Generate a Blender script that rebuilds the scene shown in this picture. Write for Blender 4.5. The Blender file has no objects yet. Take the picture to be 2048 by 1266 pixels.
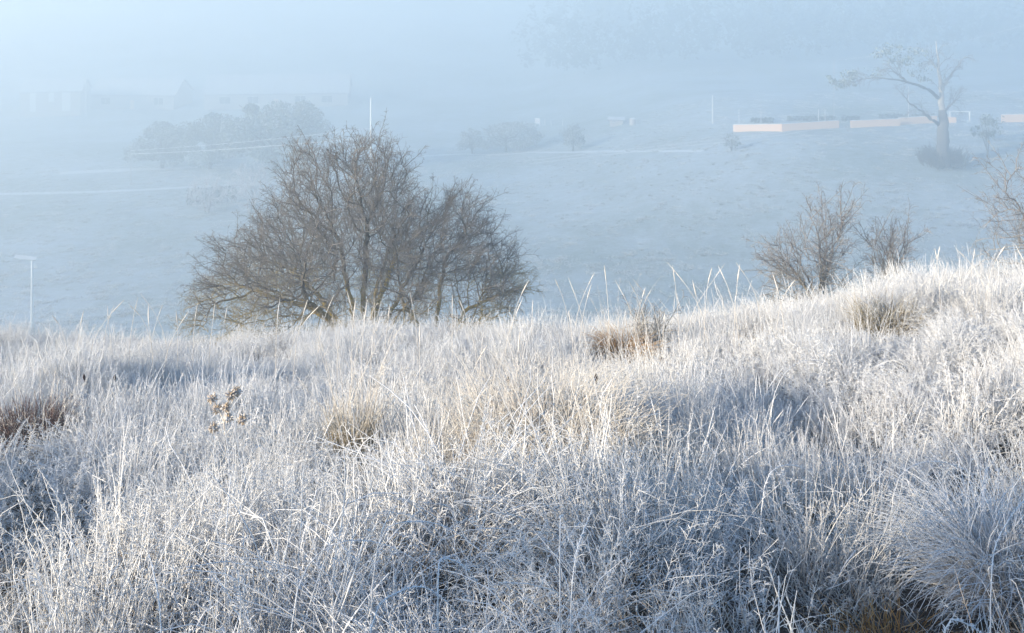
import bpy, math, random
import numpy as np
from mathutils import Vector

rng = np.random.default_rng(7)
random.seed(7)
S = bpy.context.scene
COL = S.collection

# ------------------------------------------------------------------ camera
F = 1900.0                      # focal length in photo pixels (photo is 2048 x 1266)
HORIZON = -60.0                 # the horizon line, above the top of the photo (verticals stay vertical: level camera, lowered frame)
cam_d = bpy.data.cameras.new('camera')
cam_d.sensor_width = 36.0
cam_d.lens = F / 2048 * 36.0
cam_d.clip_start = 0.05
cam_d.clip_end = 3000
cam = bpy.data.objects.new('camera', cam_d)
cam.location = (0, 0, 0)
cam.rotation_euler = (math.pi / 2, 0, 0)
cam_d.shift_y = -(633 - HORIZON) / 2048
COL.objects.link(cam)
S.camera = cam

# ------------------------------------------------------------------ light
SUN_EL = math.radians(17)
SUN_AZ = math.radians(-118)      # measured from +Y (view) towards +X: minus = left
sun_dir = Vector((math.sin(SUN_AZ) * math.cos(SUN_EL), math.cos(SUN_AZ) * math.cos(SUN_EL), math.sin(SUN_EL)))
W = bpy.data.worlds.new('World')
S.world = W
W.use_nodes = True
wn = W.node_tree.nodes
sky = wn.new('ShaderNodeTexSky')
sky.sky_type = 'NISHITA'
sky.sun_disc = False
sky.sun_elevation = SUN_EL
sky.sun_rotation = SUN_AZ
sky.altitude = 100
sky.dust_density = 0.2
sky.ozone_density = 3.2
wn['Background'].inputs['Strength'].default_value = 0.14
W.node_tree.links.new(sky.outputs[0], wn['Background'].inputs['Color'])
sd = bpy.data.lights.new('sun', 'SUN')
sd.energy = 5.0
sd.angle = math.radians(0.6)
sd.color = (1.0, 0.85, 0.65)
sun = bpy.data.objects.new('sun', sd)
sun.rotation_euler = sun_dir.to_track_quat('Z', 'Y').to_euler()
sun.location = (-20, 0, 30)
COL.objects.link(sun)
HAZE_DENSITY = 0.0102

S.view_settings.view_transform = 'Standard'
S.view_settings.look = 'None'
S.view_settings.gamma = 1.0
S.view_settings.exposure = 1.13
S.cycles.max_bounces = 8
S.cycles.diffuse_bounces = 2
S.cycles.transmission_bounces = 2
S.cycles.volume_bounces = 4
S.cycles.use_denoising = True
S.cycles.use_adaptive_sampling = False
S.cycles.sample_clamp_indirect = 4.0

# ------------------------------------------------------------------ helpers
def tag(o, label=None, cat=None, group=None, kind=None):
    if label: o['label'] = label
    if cat: o['category'] = cat
    if group: o['group'] = group
    if kind: o['kind'] = kind
    return o

def empty(name, loc, rz=0.0):
    o = bpy.data.objects.new(name, None)
    o.location = loc
    o.rotation_euler = (0, 0, rz)
    o.empty_display_size = 0.3
    COL.objects.link(o)
    return o

def ray(px, py):
    u = (px - 1024) / F
    return np.array([u, 1.0, -(py - HORIZON) / F])

def at(px, py, Y):
    d = ray(px, py)
    return d * (Y / d[1])

_T = rng.random((256, 256))
def vnoise(x, y, sx=1.0):
    x = np.asarray(x, float) / sx + 1000.0; y = np.asarray(y, float) / sx + 1000.0
    xi = np.floor(x).astype(int); yi = np.floor(y).astype(int)
    fx = x - xi; fy = y - yi
    fx = fx * fx * (3 - 2 * fx); fy = fy * fy * (3 - 2 * fy)
    a = _T[xi & 255, yi & 255]; b = _T[(xi + 1) & 255, yi & 255]
    c = _T[xi & 255, (yi + 1) & 255]; d = _T[(xi + 1) & 255, (yi + 1) & 255]
    return (a * (1 - fx) + b * fx) * (1 - fy) + (c * (1 - fx) + d * fx) * fy - 0.5

PY = np.array([-40, -8, 0, 4, 9.5, 13, 17, 23, 30, 45, 58, 70, 90, 120, 146, 168, 198, 235, 285, 350, 430, 490.])
PZ = np.array([2.5, .2, -1.45, -2.55, -4.08, -5.2, -6.9, -9.5, -12.8, -18.8, -23.2, -25.2, -26.0, -26.6, -26.6, -28.6, -29.5, -29, -23, -11, 0.5, 4.5])
def ground_z(x, y):
    x = np.asarray(x, float); y = np.asarray(y, float)
    z = (np.interp(y - .8, PY, PZ) + np.interp(y, PY, PZ) * 2 + np.interp(y + .8, PY, PZ)) / 4
    k = np.clip(1 - (y - 12) / 22, 0, 1); k = k * k * (3 - 2 * k)
    xr = np.clip(x, -9, 9)
    z = z + k * (0.06 * np.clip(xr, 0, 9) + .012 * np.clip(xr, -9, 0) + .11 + 0.0065 * np.clip(xr, 0, 9) ** 2)
    near = np.clip(1 - (y - 12) / 10, 0, 1) * np.clip((y + 12) / 8, 0, 1)
    z = z + near * (0.23 * vnoise(x, y, 1.9) + 0.17 * vnoise(x + 50, y, .75) + .06 * vnoise(x, y + 9, .3))
    z = z + .12 * np.exp(-((x - .3) ** 2 + (y - 5.7) ** 2) / .8) + .24 * np.exp(-((x - 3.7) / 1.4) ** 2 - ((y - 9.6) / 1.8) ** 2)
    far = np.clip((y - 45) / 50, 0, 1)
    z = z + far * (1.1 * vnoise(x, y, 38) + .12 * vnoise(x, y, 9) + .05 * vnoise(x, y, 2.2))
    # the field climbs gently to the right beyond the brow
    z = z + far * np.clip(x / 90, -0.6, 1.0) * 1.8
    a_ = np.clip((x + 4) / 40, 0, 1); b_ = np.clip((y - 62) / 45, 0, 1)
    b_ = b_ * (1 - np.clip((y - 230) / 150, 0, 1))
    z = z + 7.0 * a_ * a_ * (3 - 2 * a_) * b_ * b_ * (3 - 2 * b_)
    return z

def on_ground(px, py, ymin=14, ymax=480):
    d = ray(px, py)
    Y = np.linspace(ymin, ymax, 3000)
    P = d[None, :] * (Y / d[1])[:, None]
    g = ground_z(P[:, 0], P[:, 1])
    hit = np.nonzero(P[:, 2] <= g)[0]
    k = hit[0] if len(hit) else len(Y) - 1
    return P[k]

def gz(x, y):
    return float(ground_z(np.array([x]), np.array([y]))[0])

def link_mesh(name, v, f, mat, parent=None, attrs=None, smooth=False, loc=None):
    """v (n,3); f (m,3|4) int array or list of lists"""
    me = bpy.data.meshes.new(name)
    v = np.asarray(v, np.float32)
    if isinstance(f, np.ndarray):
        m, k = f.shape
        me.vertices.add(len(v)); me.vertices.foreach_set('co', v.ravel())
        me.loops.add(m * k); me.loops.foreach_set('vertex_index', f.astype(np.int32).ravel())
        me.polygons.add(m); me.polygons.foreach_set('loop_start', np.arange(0, m * k, k, dtype=np.int32))
        me.update(calc_edges=True)
    else:
        me.from_pydata([tuple(map(float, p)) for p in v], [], [list(map(int, q)) for q in f])
        me.update()
    if attrs:
        for an, av in attrs.items():
            a = me.attributes.new(an, 'FLOAT', 'POINT')
            a.data.foreach_set('value', np.asarray(av, np.float32))
    me.polygons.foreach_set('use_smooth', np.full(len(me.polygons), bool(smooth)))
    if mat: me.materials.append(mat)
    o = bpy.data.objects.new(name, me)
    if loc is not None: o.location = loc
    if parent: o.parent = parent
    COL.objects.link(o)
    return o

def tubes(P, R, sides=3, h=None, jitter=0.0):
    """P (n,k,3) polylines, R (n,k) radii -> verts, quads, h attribute"""
    n, k, _ = P.shape
    T = np.empty_like(P)
    T[:, 1:-1] = P[:, 2:] - P[:, :-2]; T[:, 0] = P[:, 1] - P[:, 0]; T[:, -1] = P[:, -1] - P[:, -2]
    T /= np.linalg.norm(T, axis=2, keepdims=True) + 1e-9
    ref = np.zeros_like(T); ref[..., 0] = 1.0
    ref[np.abs(T[..., 0]) > .8] = (0, 1, 0)
    A = np.cross(T, ref); A /= np.linalg.norm(A, axis=2, keepdims=True) + 1e-9
    B = np.cross(T, A)
    if jitter: R = R * (1 + jitter * (rng.random(R.shape) - .5) * 2)
    ang = np.arange(sides) * 2 * math.pi / sides
    ca = np.cos(ang)[None, None, :, None]; sa = np.sin(ang)[None, None, :, None]
    V = P[:, :, None, :] + R[:, :, None, None] * (A[:, :, None, :] * ca + B[:, :, None, :] * sa)
    idx = np.arange(n * k * sides).reshape(n, k, sides)
    a = idx[:, :-1, :]; b = idx[:, 1:, :]
    Q = np.stack([a, np.roll(a, -1, 2), np.roll(b, -1, 2), b], -1).reshape(-1, 4)
    if h is None: h = np.broadcast_to(np.linspace(0, 1, k)[None], (n, k))
    H = np.repeat(np.asarray(h)[:, :, None], sides, 2).ravel()
    return V.reshape(-1, 3), Q, H

class Bag:
    def __init__(s): s.v = []; s.f = []; s.h = []; s.n = 0
    def add(s, v, f, h=None):
        s.v.append(v); s.f.append(f + s.n); s.h.append(np.zeros(len(v)) if h is None else h); s.n += len(v)
    def mesh(s, name, mat, parent=None, loc=None, smooth=True):
        return link_mesh(name, np.concatenate(s.v), np.concatenate(s.f), mat, parent, {'h': np.concatenate(s.h)}, smooth, loc)

BOXF = np.array([[0, 3, 2, 1], [4, 5, 6, 7], [0, 1, 5, 4], [1, 2, 6, 5], [2, 3, 7, 6], [3, 0, 4, 7]])
def box(x0, x1, y0, y1, z0, z1):
    return np.array([[x0, y0, z0], [x1, y0, z0], [x1, y1, z0], [x0, y1, z0], [x0, y0, z1], [x1, y0, z1], [x1, y1, z1], [x0, y1, z1]], float)

def box_obj(name, x0, x1, y0, y1, z0, z1, mat, parent=None):
    o = link_mesh(name, box(x0, x1, y0, y1, z0, z1), BOXF.copy(), mat, parent)
    return o

def pole_obj(name, x, y, z0, z1, r0, r1, mat, parent=None, sides=10):
    P = np.array([[[x, y, z0], [x, y, (z0 + z1) / 2], [x, y, z1]]], float)
    v, q, h = tubes(P, np.array([[r0, (r0 + r1) / 2, r1]]), sides)
    top = np.arange(len(v) - sides, len(v))
    v = np.vstack([v, [[x, y, z1 + r1 * .3]]])
    caps = np.array([[top[i], top[(i + 1) % sides], len(v) - 1, len(v) - 1] for i in range(sides)])
    f = [list(a) for a in q] + [[a[0], a[1], a[2]] for a in caps]
    return link_mesh(name, v, f, mat, parent, smooth=True)

# ------------------------------------------------------------------ materials
def new_mat(name):
    m = bpy.data.materials.new(name); m.use_nodes = True
    nt = m.node_tree; nt.nodes.clear()
    return m, nt, nt.nodes, nt.links

def ramp(nt, fac, stops):
    r = nt.nodes.new('ShaderNodeValToRGB')
    while len(r.color_ramp.elements) < len(stops): r.color_ramp.elements.new(.5)
    for e, (p, c) in zip(r.color_ramp.elements, stops):
        e.position = p; e.color = (*c, 1) if len(c) == 3 else c
    nt.links.new(fac, r.inputs[0])
    return r.outputs[0]

def noise(nt, scale, detail=4, rough=.6, vec=None, coord='Object'):
    if vec is None:
        vec = nt.nodes.new('ShaderNodeTexCoord').outputs[coord]
    n = nt.nodes.new('ShaderNodeTexNoise')
    n.inputs['Scale'].default_value = scale; n.inputs['Detail'].default_value = detail; n.inputs['Roughness'].default_value = rough
    nt.links.new(vec, n.inputs['Vector'])
    return n.outputs['Fac']

def mixc(nt, fac, a, b):
    m = nt.nodes.new('ShaderNodeMix'); m.data_type = 'RGBA'
    for i, x in ((0, fac), (6, a), (7, b)):
        if hasattr(x, 'is_output'): nt.links.new(x, m.inputs[i])
        elif i == 0: m.inputs[0].default_value = x
        else: m.inputs[i].default_value = (*x, 1)
    return m.outputs[2]

def mth(nt, op, a, b=0.0, clamp=False):
    m = nt.nodes.new('ShaderNodeMath'); m.operation = op; m.use_clamp = clamp
    for i, x in enumerate((a, b)):
        if hasattr(x, 'is_output'): nt.links.new(x, m.inputs[i])
        else: m.inputs[i].default_value = x
    return m.outputs[0]

def attr(nt, name, t='GEOMETRY'):
    a = nt.nodes.new('ShaderNodeAttribute'); a.attribute_name = name; a.attribute_type = t
    return a.outputs['Fac']

def plain(name, col, rough=.8, nscale=6.0, var=.25, frost=0.0, bump=0.0, metal=0.0):
    m, nt, N, L = new_mat(name)
    n = noise(nt, nscale, 5)
    c = mixc(nt, n, tuple(x * (1 - var) for x in col), tuple(min(1, x * (1 + var)) for x in col))
    if frost:
        g = N.new('ShaderNodeNewGeometry'); s = N.new('ShaderNodeSeparateXYZ'); L.new(g.outputs['Normal'], s.inputs[0])
        up = mth(nt, 'MULTIPLY', mth(nt, 'MAXIMUM', s.outputs['Z'], 0.15), frost, True)
        c = mixc(nt, mth(nt, 'MULTIPLY', up, mth(nt, 'ADD', n, .4), True), c, (.80, .83, .86))
    b = N.new('ShaderNodeBsdfPrincipled'); L.new(c, b.inputs['Base Color'])
    b.inputs['Roughness'].default_value = rough; b.inputs['Metallic'].default_value = metal
    if bump:
        bp = N.new('ShaderNodeBump'); bp.inputs['Strength'].default_value = bump; bp.inputs['Distance'].default_value = .05
        L.new(noise(nt, nscale * 3, 6), bp.inputs['Height']); L.new(bp.outputs[0], b.inputs['Normal'])
    o = N.new('ShaderNodeOutputMaterial'); L.new(b.outputs[0], o.inputs[0])
    return m

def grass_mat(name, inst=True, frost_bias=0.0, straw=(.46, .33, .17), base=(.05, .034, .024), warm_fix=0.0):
    m, nt, N, L = new_mat(name)
    h = attr(nt, 'h')
    fr = attr(nt, 'frost', 'INSTANCER') if inst else None
    n = noise(nt, 38, 3, .7)
    n2 = noise(nt, 9, 2, .5)
    # how thick the rime is: thin near the stem base, full towards the tip, patchy; the darkened base also paints shade into the gaps
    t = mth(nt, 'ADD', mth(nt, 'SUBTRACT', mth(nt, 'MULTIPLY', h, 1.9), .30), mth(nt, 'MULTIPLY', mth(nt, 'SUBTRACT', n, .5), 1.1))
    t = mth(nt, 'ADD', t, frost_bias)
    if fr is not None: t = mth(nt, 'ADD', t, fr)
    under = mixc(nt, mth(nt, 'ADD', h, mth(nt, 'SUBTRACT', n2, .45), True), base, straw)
    rime = mixc(nt, n2, (.86, .875, .89), (.93, .93, .92))
    if inst:
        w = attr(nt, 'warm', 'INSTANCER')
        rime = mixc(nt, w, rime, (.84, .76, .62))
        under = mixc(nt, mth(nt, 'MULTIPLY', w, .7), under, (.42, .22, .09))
    elif warm_fix:
        rime = mixc(nt, warm_fix, rime, (.84, .74, .58))
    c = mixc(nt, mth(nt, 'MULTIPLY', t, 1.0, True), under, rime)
    d = N.new('ShaderNodeBsdfDiffuse'); L.new(c, d.inputs[0])
    tr = N.new('ShaderNodeBsdfTranslucent'); L.new(c, tr.inputs[0])
    mx = N.new('ShaderNodeMixShader'); mx.inputs[0].default_value = .15
    L.new(d.outputs[0], mx.inputs[1]); L.new(tr.outputs[0], mx.inputs[2])
    o = N.new('ShaderNodeOutputMaterial'); L.new(mx.outputs[0], o.inputs[0])
    return m

def bark_mat(name, bark=(.085, .07, .055), lichen=(.30, .21, .035), lich_top=1.2, lich=1.0, frost=.5, twig=(.22, .15, .12)):
    """h = slenderness (0 thick limb .. 1 finest twig)"""
    m, nt, N, L = new_mat(name)
    h = attr(nt, 'h')
    tc = N.new('ShaderNodeTexCoord'); s = N.new('ShaderNodeSeparateXYZ'); L.new(tc.outputs['Object'], s.inputs[0])
    n = noise(nt, 14, 4, .7, tc.outputs['Object']); n2 = noise(nt, 1.3, 3, .6, tc.outputs['Object'])
    c = mixc(nt, h, bark, twig)
    low = mth(nt, 'SUBTRACT', 1.0, mth(nt, 'DIVIDE', s.outputs['Z'], lich_top))
    lf = mth(nt, 'MULTIPLY', mth(nt, 'ADD', mth(nt, 'ADD', low, mth(nt, 'MULTIPLY', n2, 1.6)), mth(nt, 'SUBTRACT', n, 1.0)), 1.6 * lich, True)
    c = mixc(nt, lf, c, lichen)
    grn = mth(nt, 'MULTIPLY', mth(nt, 'SUBTRACT', n, .45), 3.0 * lich, True)
    c = mixc(nt, mth(nt, 'MULTIPLY', grn, .4), c, (.14, .15, .07))
    g = N.new('ShaderNodeNewGeometry'); sg = N.new('ShaderNodeSeparateXYZ'); L.new(g.outputs['Normal'], sg.inputs[0])
    up = mth(nt, 'ADD', mth(nt, 'MULTIPLY', sg.outputs['Z'], .5), .45, True)
    ff = mth(nt, 'MULTIPLY', mth(nt, 'MULTIPLY', up, mth(nt, 'ADD', mth(nt, 'MULTIPLY', h, .85), .12)), frost * 1.6, True)
    c = mixc(nt, ff, c, (.78, .78, .80))
    b = N.new('ShaderNodeBsdfDiffuse'); L.new(c, b.inputs[0])
    o = N.new('ShaderNodeOutputMaterial'); L.new(b.outputs[0], o.inputs[0])
    return m

def ground_mat():
    m, nt, N, L = new_mat('frosted_ground')
    tc = N.new('ShaderNodeTexCoord'); P = tc.outputs['Object']
    s = N.new('ShaderNodeSeparateXYZ'); L.new(P, s.inputs[0])
    mp = N.new('ShaderNodeMapping'); L.new(P, mp.inputs[0]); mp.inputs['Scale'].default_value = (.9, 1.0, 1.0)
    a = noise(nt, .9, 8, .72, mp.outputs[0]); b = noise(nt, .06, 4, .6, P); c3 = noise(nt, 4.5, 5, .7, P)
    # pasture: short turf under rime
    mixf = mth(nt, 'ADD', mth(nt, 'MULTIPLY', mth(nt, 'SUBTRACT', a, .5), 1.3), mth(nt, 'MULTIPLY', mth(nt, 'SUBTRACT', b, .5), 1.6))
    mixf = mth(nt, 'ADD', mixf, mth(nt, 'MULTIPLY', mth(nt, 'SUBTRACT', c3, .5), .9))
    mixf = mth(nt, 'ADD', mixf, .62, True)
    turf = mixc(nt, b, (.16, .21, .15), (.24, .25, .19))
    field = mixc(nt, mixf, turf, (.50, .56, .61))
    # bank: leaf litter and dead grass with rime on the high bits
    litter = mixc(nt, noise(nt, 12, 6, .7, P), (.022, .015, .011), (.075, .048, .03))
    lf = mth(nt, 'MULTIPLY', mth(nt, 'SUBTRACT', noise(nt, 22, 5, .75, P), .5), 4.0, True)
    bank = mixc(nt, mth(nt, 'MULTIPLY', lf, .6), litter, (.55, .57, .60))
    t = mth(nt, 'DIVIDE', mth(nt, 'SUBTRACT', s.outputs['Y'], 17.0), 10.0, True)
    col = mixc(nt, t, bank, field)
    bs = N.new('ShaderNodeBsdfPrincipled'); L.new(col, bs.inputs['Base Color']); bs.inputs['Roughness'].default_value = .95
    bs.inputs['Specular IOR Level'].default_value = .1
    bp = N.new('ShaderNodeBump'); bp.inputs['Strength'].default_value = 1.0; bp.inputs['Distance'].default_value = .18
    L.new(mth(nt, 'ADD', a, mth(nt, 'MULTIPLY', c3, .4)), bp.inputs['Height']); L.new(bp.outputs[0], bs.inputs['Normal'])
    o = N.new('ShaderNodeOutputMaterial'); L.new(bs.outputs[0], o.inputs[0])
    return m

M_ground = ground_mat()
M_grass = grass_mat('rimed_grass')
M_field_tuft = grass_mat('rimed_pasture', straw=(.20, .19, .10), base=(.08, .10, .05), frost_bias=.1)
M_tall = grass_mat('rimed_stalk', inst=False, frost_bias=.0, straw=(.62, .48, .28), warm_fix=.45)
M_ginger = grass_mat('ginger_grass', inst=False, frost_bias=-.95, straw=(.62, .36, .11), base=(.24, .09, .025), warm_fix=.6)
M_olive = grass_mat('olive_grass', inst=False, frost_bias=-.65, straw=(.36, .27, .10), base=(.12, .09, .03), warm_fix=.5)
M_dead = grass_mat('dead_brown_stems', inst=False, frost_bias=-1.35, straw=(.11, .055, .045), base=(.04, .022, .02))
M_white = grass_mat('thick_rimed_grass', inst=False, frost_bias=.2)
M_cream = grass_mat('cream_grass', inst=False, frost_bias=.15, straw=(.66, .50, .28), base=(.30, .18, .09), warm_fix=.5)
M_bark = bark_mat('hawthorn_bark', bark=(.045, .036, .026), twig=(.10, .08, .06), frost=.20, lichen=(.38, .27, .03), lich_top=.95, lich=1.25)
M_bark2 = bark_mat('scrub_bark', lich=.35, frost=.32, lich_top=.6, bark=(.06, .05, .04), twig=(.12, .105, .09))
M_gum = bark_mat('gum_bark', bark=(.10, .095, .09), lich=0.05, frost=.35, twig=(.30, .29, .28))
M_gumpale = plain('pale_gum_bark', (.42, .38, .34), nscale=2)
M_leaf = plain('dull_leaf', (.16, .18, .15), nscale=1.0, var=.4, frost=.8)
M_leafd = plain('dark_foliage', (.11, .14, .11), nscale=.6, var=.4, frost=.6)
M_hedge = plain('hedge_leaf', (.05, .07, .05), nscale=2, var=.4, frost=.3)
M_wood = plain('woodland_foliage', (.06, .08, .07), nscale=.1, var=.2)
M_pale = plain('galvanised_frost', (.78, .80, .80), rough=.5, nscale=8, var=.06)
M_whitep = plain('white_paint', (.82, .82, .80), rough=.5, nscale=5, var=.05)
M_red = plain('red_band', (.45, .05, .04), nscale=5, var=.1)
M_timber = plain('pale_timber', (.88, .62, .45), nscale=7, var=.06)
M_cap = plain('rimed_rail', (.80, .80, .80), nscale=3, var=.05)
M_wallh = plain('rendered_wall', (.52, .48, .46), nscale=1, var=.1)
M_wallp = plain('pale_render', (.78, .66, .56), nscale=1, var=.08)
M_roof = plain('frosted_roof', (.25, .25, .27), nscale=2, var=.2, frost=.7)
M_glass = plain('window_glass', (.05, .06, .08), rough=.08, nscale=1, var=.1)
M_wire = plain('rimed_wire', (.82, .83, .85), nscale=3, var=.05)
M_track = plain('worn_track', (.30, .31, .29), nscale=1.2, var=.35, frost=.5)
M_path = plain('rimed_path', (.64, .68, .71), nscale=1.0, var=.12)
M_thistle = plain('dry_seed_head', (.42, .30, .17), nscale=60, var=.4, frost=.9)

# ------------------------------------------------------------------ ground sheet
rows = np.concatenate([np.arange(-40, -4, 1.5), np.arange(-4, 13, .09), np.geomspace(13, 490, 340)])
t = np.linspace(-1, 1, 361)
sx = np.sign(t) * (0.25 * np.abs(t) + 0.75 * np.abs(t) ** 2.2)
Wd = 44 + .9 * np.clip(rows, 0, None)
GX = sx[None, :] * Wd[:, None]; GY = np.broadcast_to(rows[:, None], GX.shape)
GZ = ground_z(GX, GY)
nr, nc = GX.shape
ii = np.arange(nr * nc).reshape(nr, nc)
quads = np.stack([ii[:-1, :-1], ii[:-1, 1:], ii[1:, 1:], ii[1:, :-1]], -1).reshape(-1, 4)
g = link_mesh('ground', np.stack([GX, GY, GZ], -1).reshape(-1, 3), quads, M_ground, smooth=True)
tag(g, kind='structure')

def strip(name, pts, width, mat, label=None, dz=.04):
    """a path draped on the terrain through ground points"""
    pts = np.array(pts)[:, :2]
    d = np.concatenate([[0], np.cumsum(np.linalg.norm(np.diff(pts, axis=0), axis=1))])
    s = np.arange(0, d[-1], 1.2)
    x = np.interp(s, d, pts[:, 0]); y = np.interp(s, d, pts[:, 1])
    tx = np.gradient(x); ty = np.gradient(y); l = np.hypot(tx, ty) + 1e-9
    V = []
    for k in np.linspace(-.5, .5, 5):
        w = width * (1 + .35 * vnoise(s, s * 0 + k * 3, 4.0))
        xx = x - ty / l * w * k; yy = y + tx / l * w * k
        V.append(np.stack([xx, yy, ground_z(xx, yy) + dz * (1 - abs(k) * 1.9)], -1))
    V = np.stack(V, 1)
    n = len(s); idx = np.arange(n * 5).reshape(n, 5)
    q = np.stack([idx[:-1, :-1], idx[:-1, 1:], idx[1:, 1:], idx[1:, :-1]], -1).reshape(-1, 4)
    return tag(link_mesh(name, V.reshape(-1, 3), q, mat, smooth=True), kind='structure')

strip('farm_track', [on_ground(*p) for p in ((1040, 322), (1120, 314), (1200, 305), (1330, 291), (1450, 279), (1560, 266), (1680, 249))], .55, M_track)
strip('farm_track', [on_ground(*p) for p in ((1060, 327), (1130, 319), (1210, 310), (1340, 296), (1460, 284), (1570, 270), (1690, 252))], .55, M_track)
strip('footpath', [on_ground(*p) for p in ((-40, 389), (120, 386), (260, 381), (410, 373), (560, 366), (640, 360))], 1.3, M_path)
strip('footpath', [on_ground(*p) for p in ((120, 347), (220, 341), (330, 337), (410, 333))], 1.8, M_path)
strip('footpath', [on_ground(*p) for p in ((830, 313), (930, 308), (1060, 304), (1230, 303), (1420, 302))], .9, M_path)

# ------------------------------------------------------------------ grass tufts
def blades(n, foot, hmin, hmax, th0, th1, r, k=8, p=1.6, az=None, azs=None, wob=.012, kink=0.0):
    """n curved blades; th0/th1 = (lo,hi) tilt from vertical at the foot and tip, radians"""
    a = rng.random(n) * 2 * math.pi
    rr = foot * np.sqrt(rng.random(n))
    base = np.stack([rr * np.cos(a), rr * np.sin(a), np.full(n, -.03)], -1)
    d = a + rng.normal(0, .9, n) if az is None else az + rng.normal(0, azs or .6, n)
    L = rng.uniform(hmin, hmax, n)
    t0 = rng.uniform(*th0, n); t1 = rng.uniform(*th1, n)
    s = np.linspace(0, 1, k)
    th = t0[:, None] + (t1 - t0)[:, None] * s[None] ** p
    if kink:
        kk = rng.random(n) < kink
        pos = rng.uniform(.4, .8, n)
        th = th + (kk * rng.uniform(.6, 1.7, n))[:, None] * (s[None] > pos[:, None])
    dd = d[:, None] + np.cumsum(rng.normal(0, .12, (n, k)), 1)
    st = (L / (k - 1))[:, None]
    dx = np.sin(th) * np.cos(dd) * st; dy = np.sin(th) * np.sin(dd) * st; dz = np.cos(th) * st
    P = np.stack([dx, dy, dz], -1)
    P = np.concatenate([np.zeros((n, 1, 3)), np.cumsum(P[:, :-1], 1)], 1) + base[:, None]
    P += rng.normal(0, wob * .25, P.shape)
    R = r * rng.uniform(.6, 1.35, n)[:, None] * (1 - .62 * s[None] ** 1.5)
    return P, R

def twiglets(P, R, per, s0, s1, l0, l1, r, spread=(.5, 1.1)):
    """small frosted side sprays on blades P"""
    n, k, _ = P.shape
    m = n * per
    bi = np.repeat(np.arange(n), per)
    s = rng.uniform(s0, s1, m) * (k - 1)
    i = np.clip(s.astype(int), 0, k - 2); fr = (s - i)[:, None]
    b = P[bi, i] * (1 - fr) + P[bi, i + 1] * fr
    T = P[bi, i + 1] - P[bi, i]; T /= np.linalg.norm(T, axis=1, keepdims=True) + 1e-9
    rnd = rng.normal(0, 1, (m, 3)); rnd -= (rnd * T).sum(1, keepdims=True) * T
    rnd /= np.linalg.norm(rnd, axis=1, keepdims=True) + 1e-9
    sp = rng.uniform(*spread, m)[:, None]
    D = T * np.cos(sp) + rnd * np.sin(sp)
    L = (rng.uniform(l0, l1, m) * (1.15 - (s / (k - 1) - s0) / max(1e-6, (s1 - s0)) * .7))[:, None]
    e = b + D * L; mid = b + D * L * .5 + np.array([0, 0, .12]) * L * .6
    e = e + np.array([0, 0, -.10]) * L
    Q = np.stack([b, mid, e], 1)
    RR = np.stack([np.full(m, r), np.full(m, r * 1.0), np.full(m, r * .5)], 1)
    H = np.clip(np.repeat((s / (k - 1))[:, None], 3, 1) + .15, 0, 1)
    return Q, RR, H

def seedhead(P, R, s0, r):
    """thickens the top of each polyline into a spike with bristles"""
    n, k, _ = P.shape
    i0 = int(s0 * (k - 1))
    m = 7
    s = np.linspace(i0, k - 1, m)
    i = np.clip(s.astype(int), 0, k - 2); fr = (s - i)[None, :, None]
    Q = P[:, i] * (1 - fr) + P[:, i + 1] * fr
    prof = np.array([.35, .8, 1.0, 1.0, .85, .6, .15]) * r
    RR = np.broadcast_to(prof[None], (n, m)) * rng.uniform(.75, 1.2, (n, 1))
    return Q, RR

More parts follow.
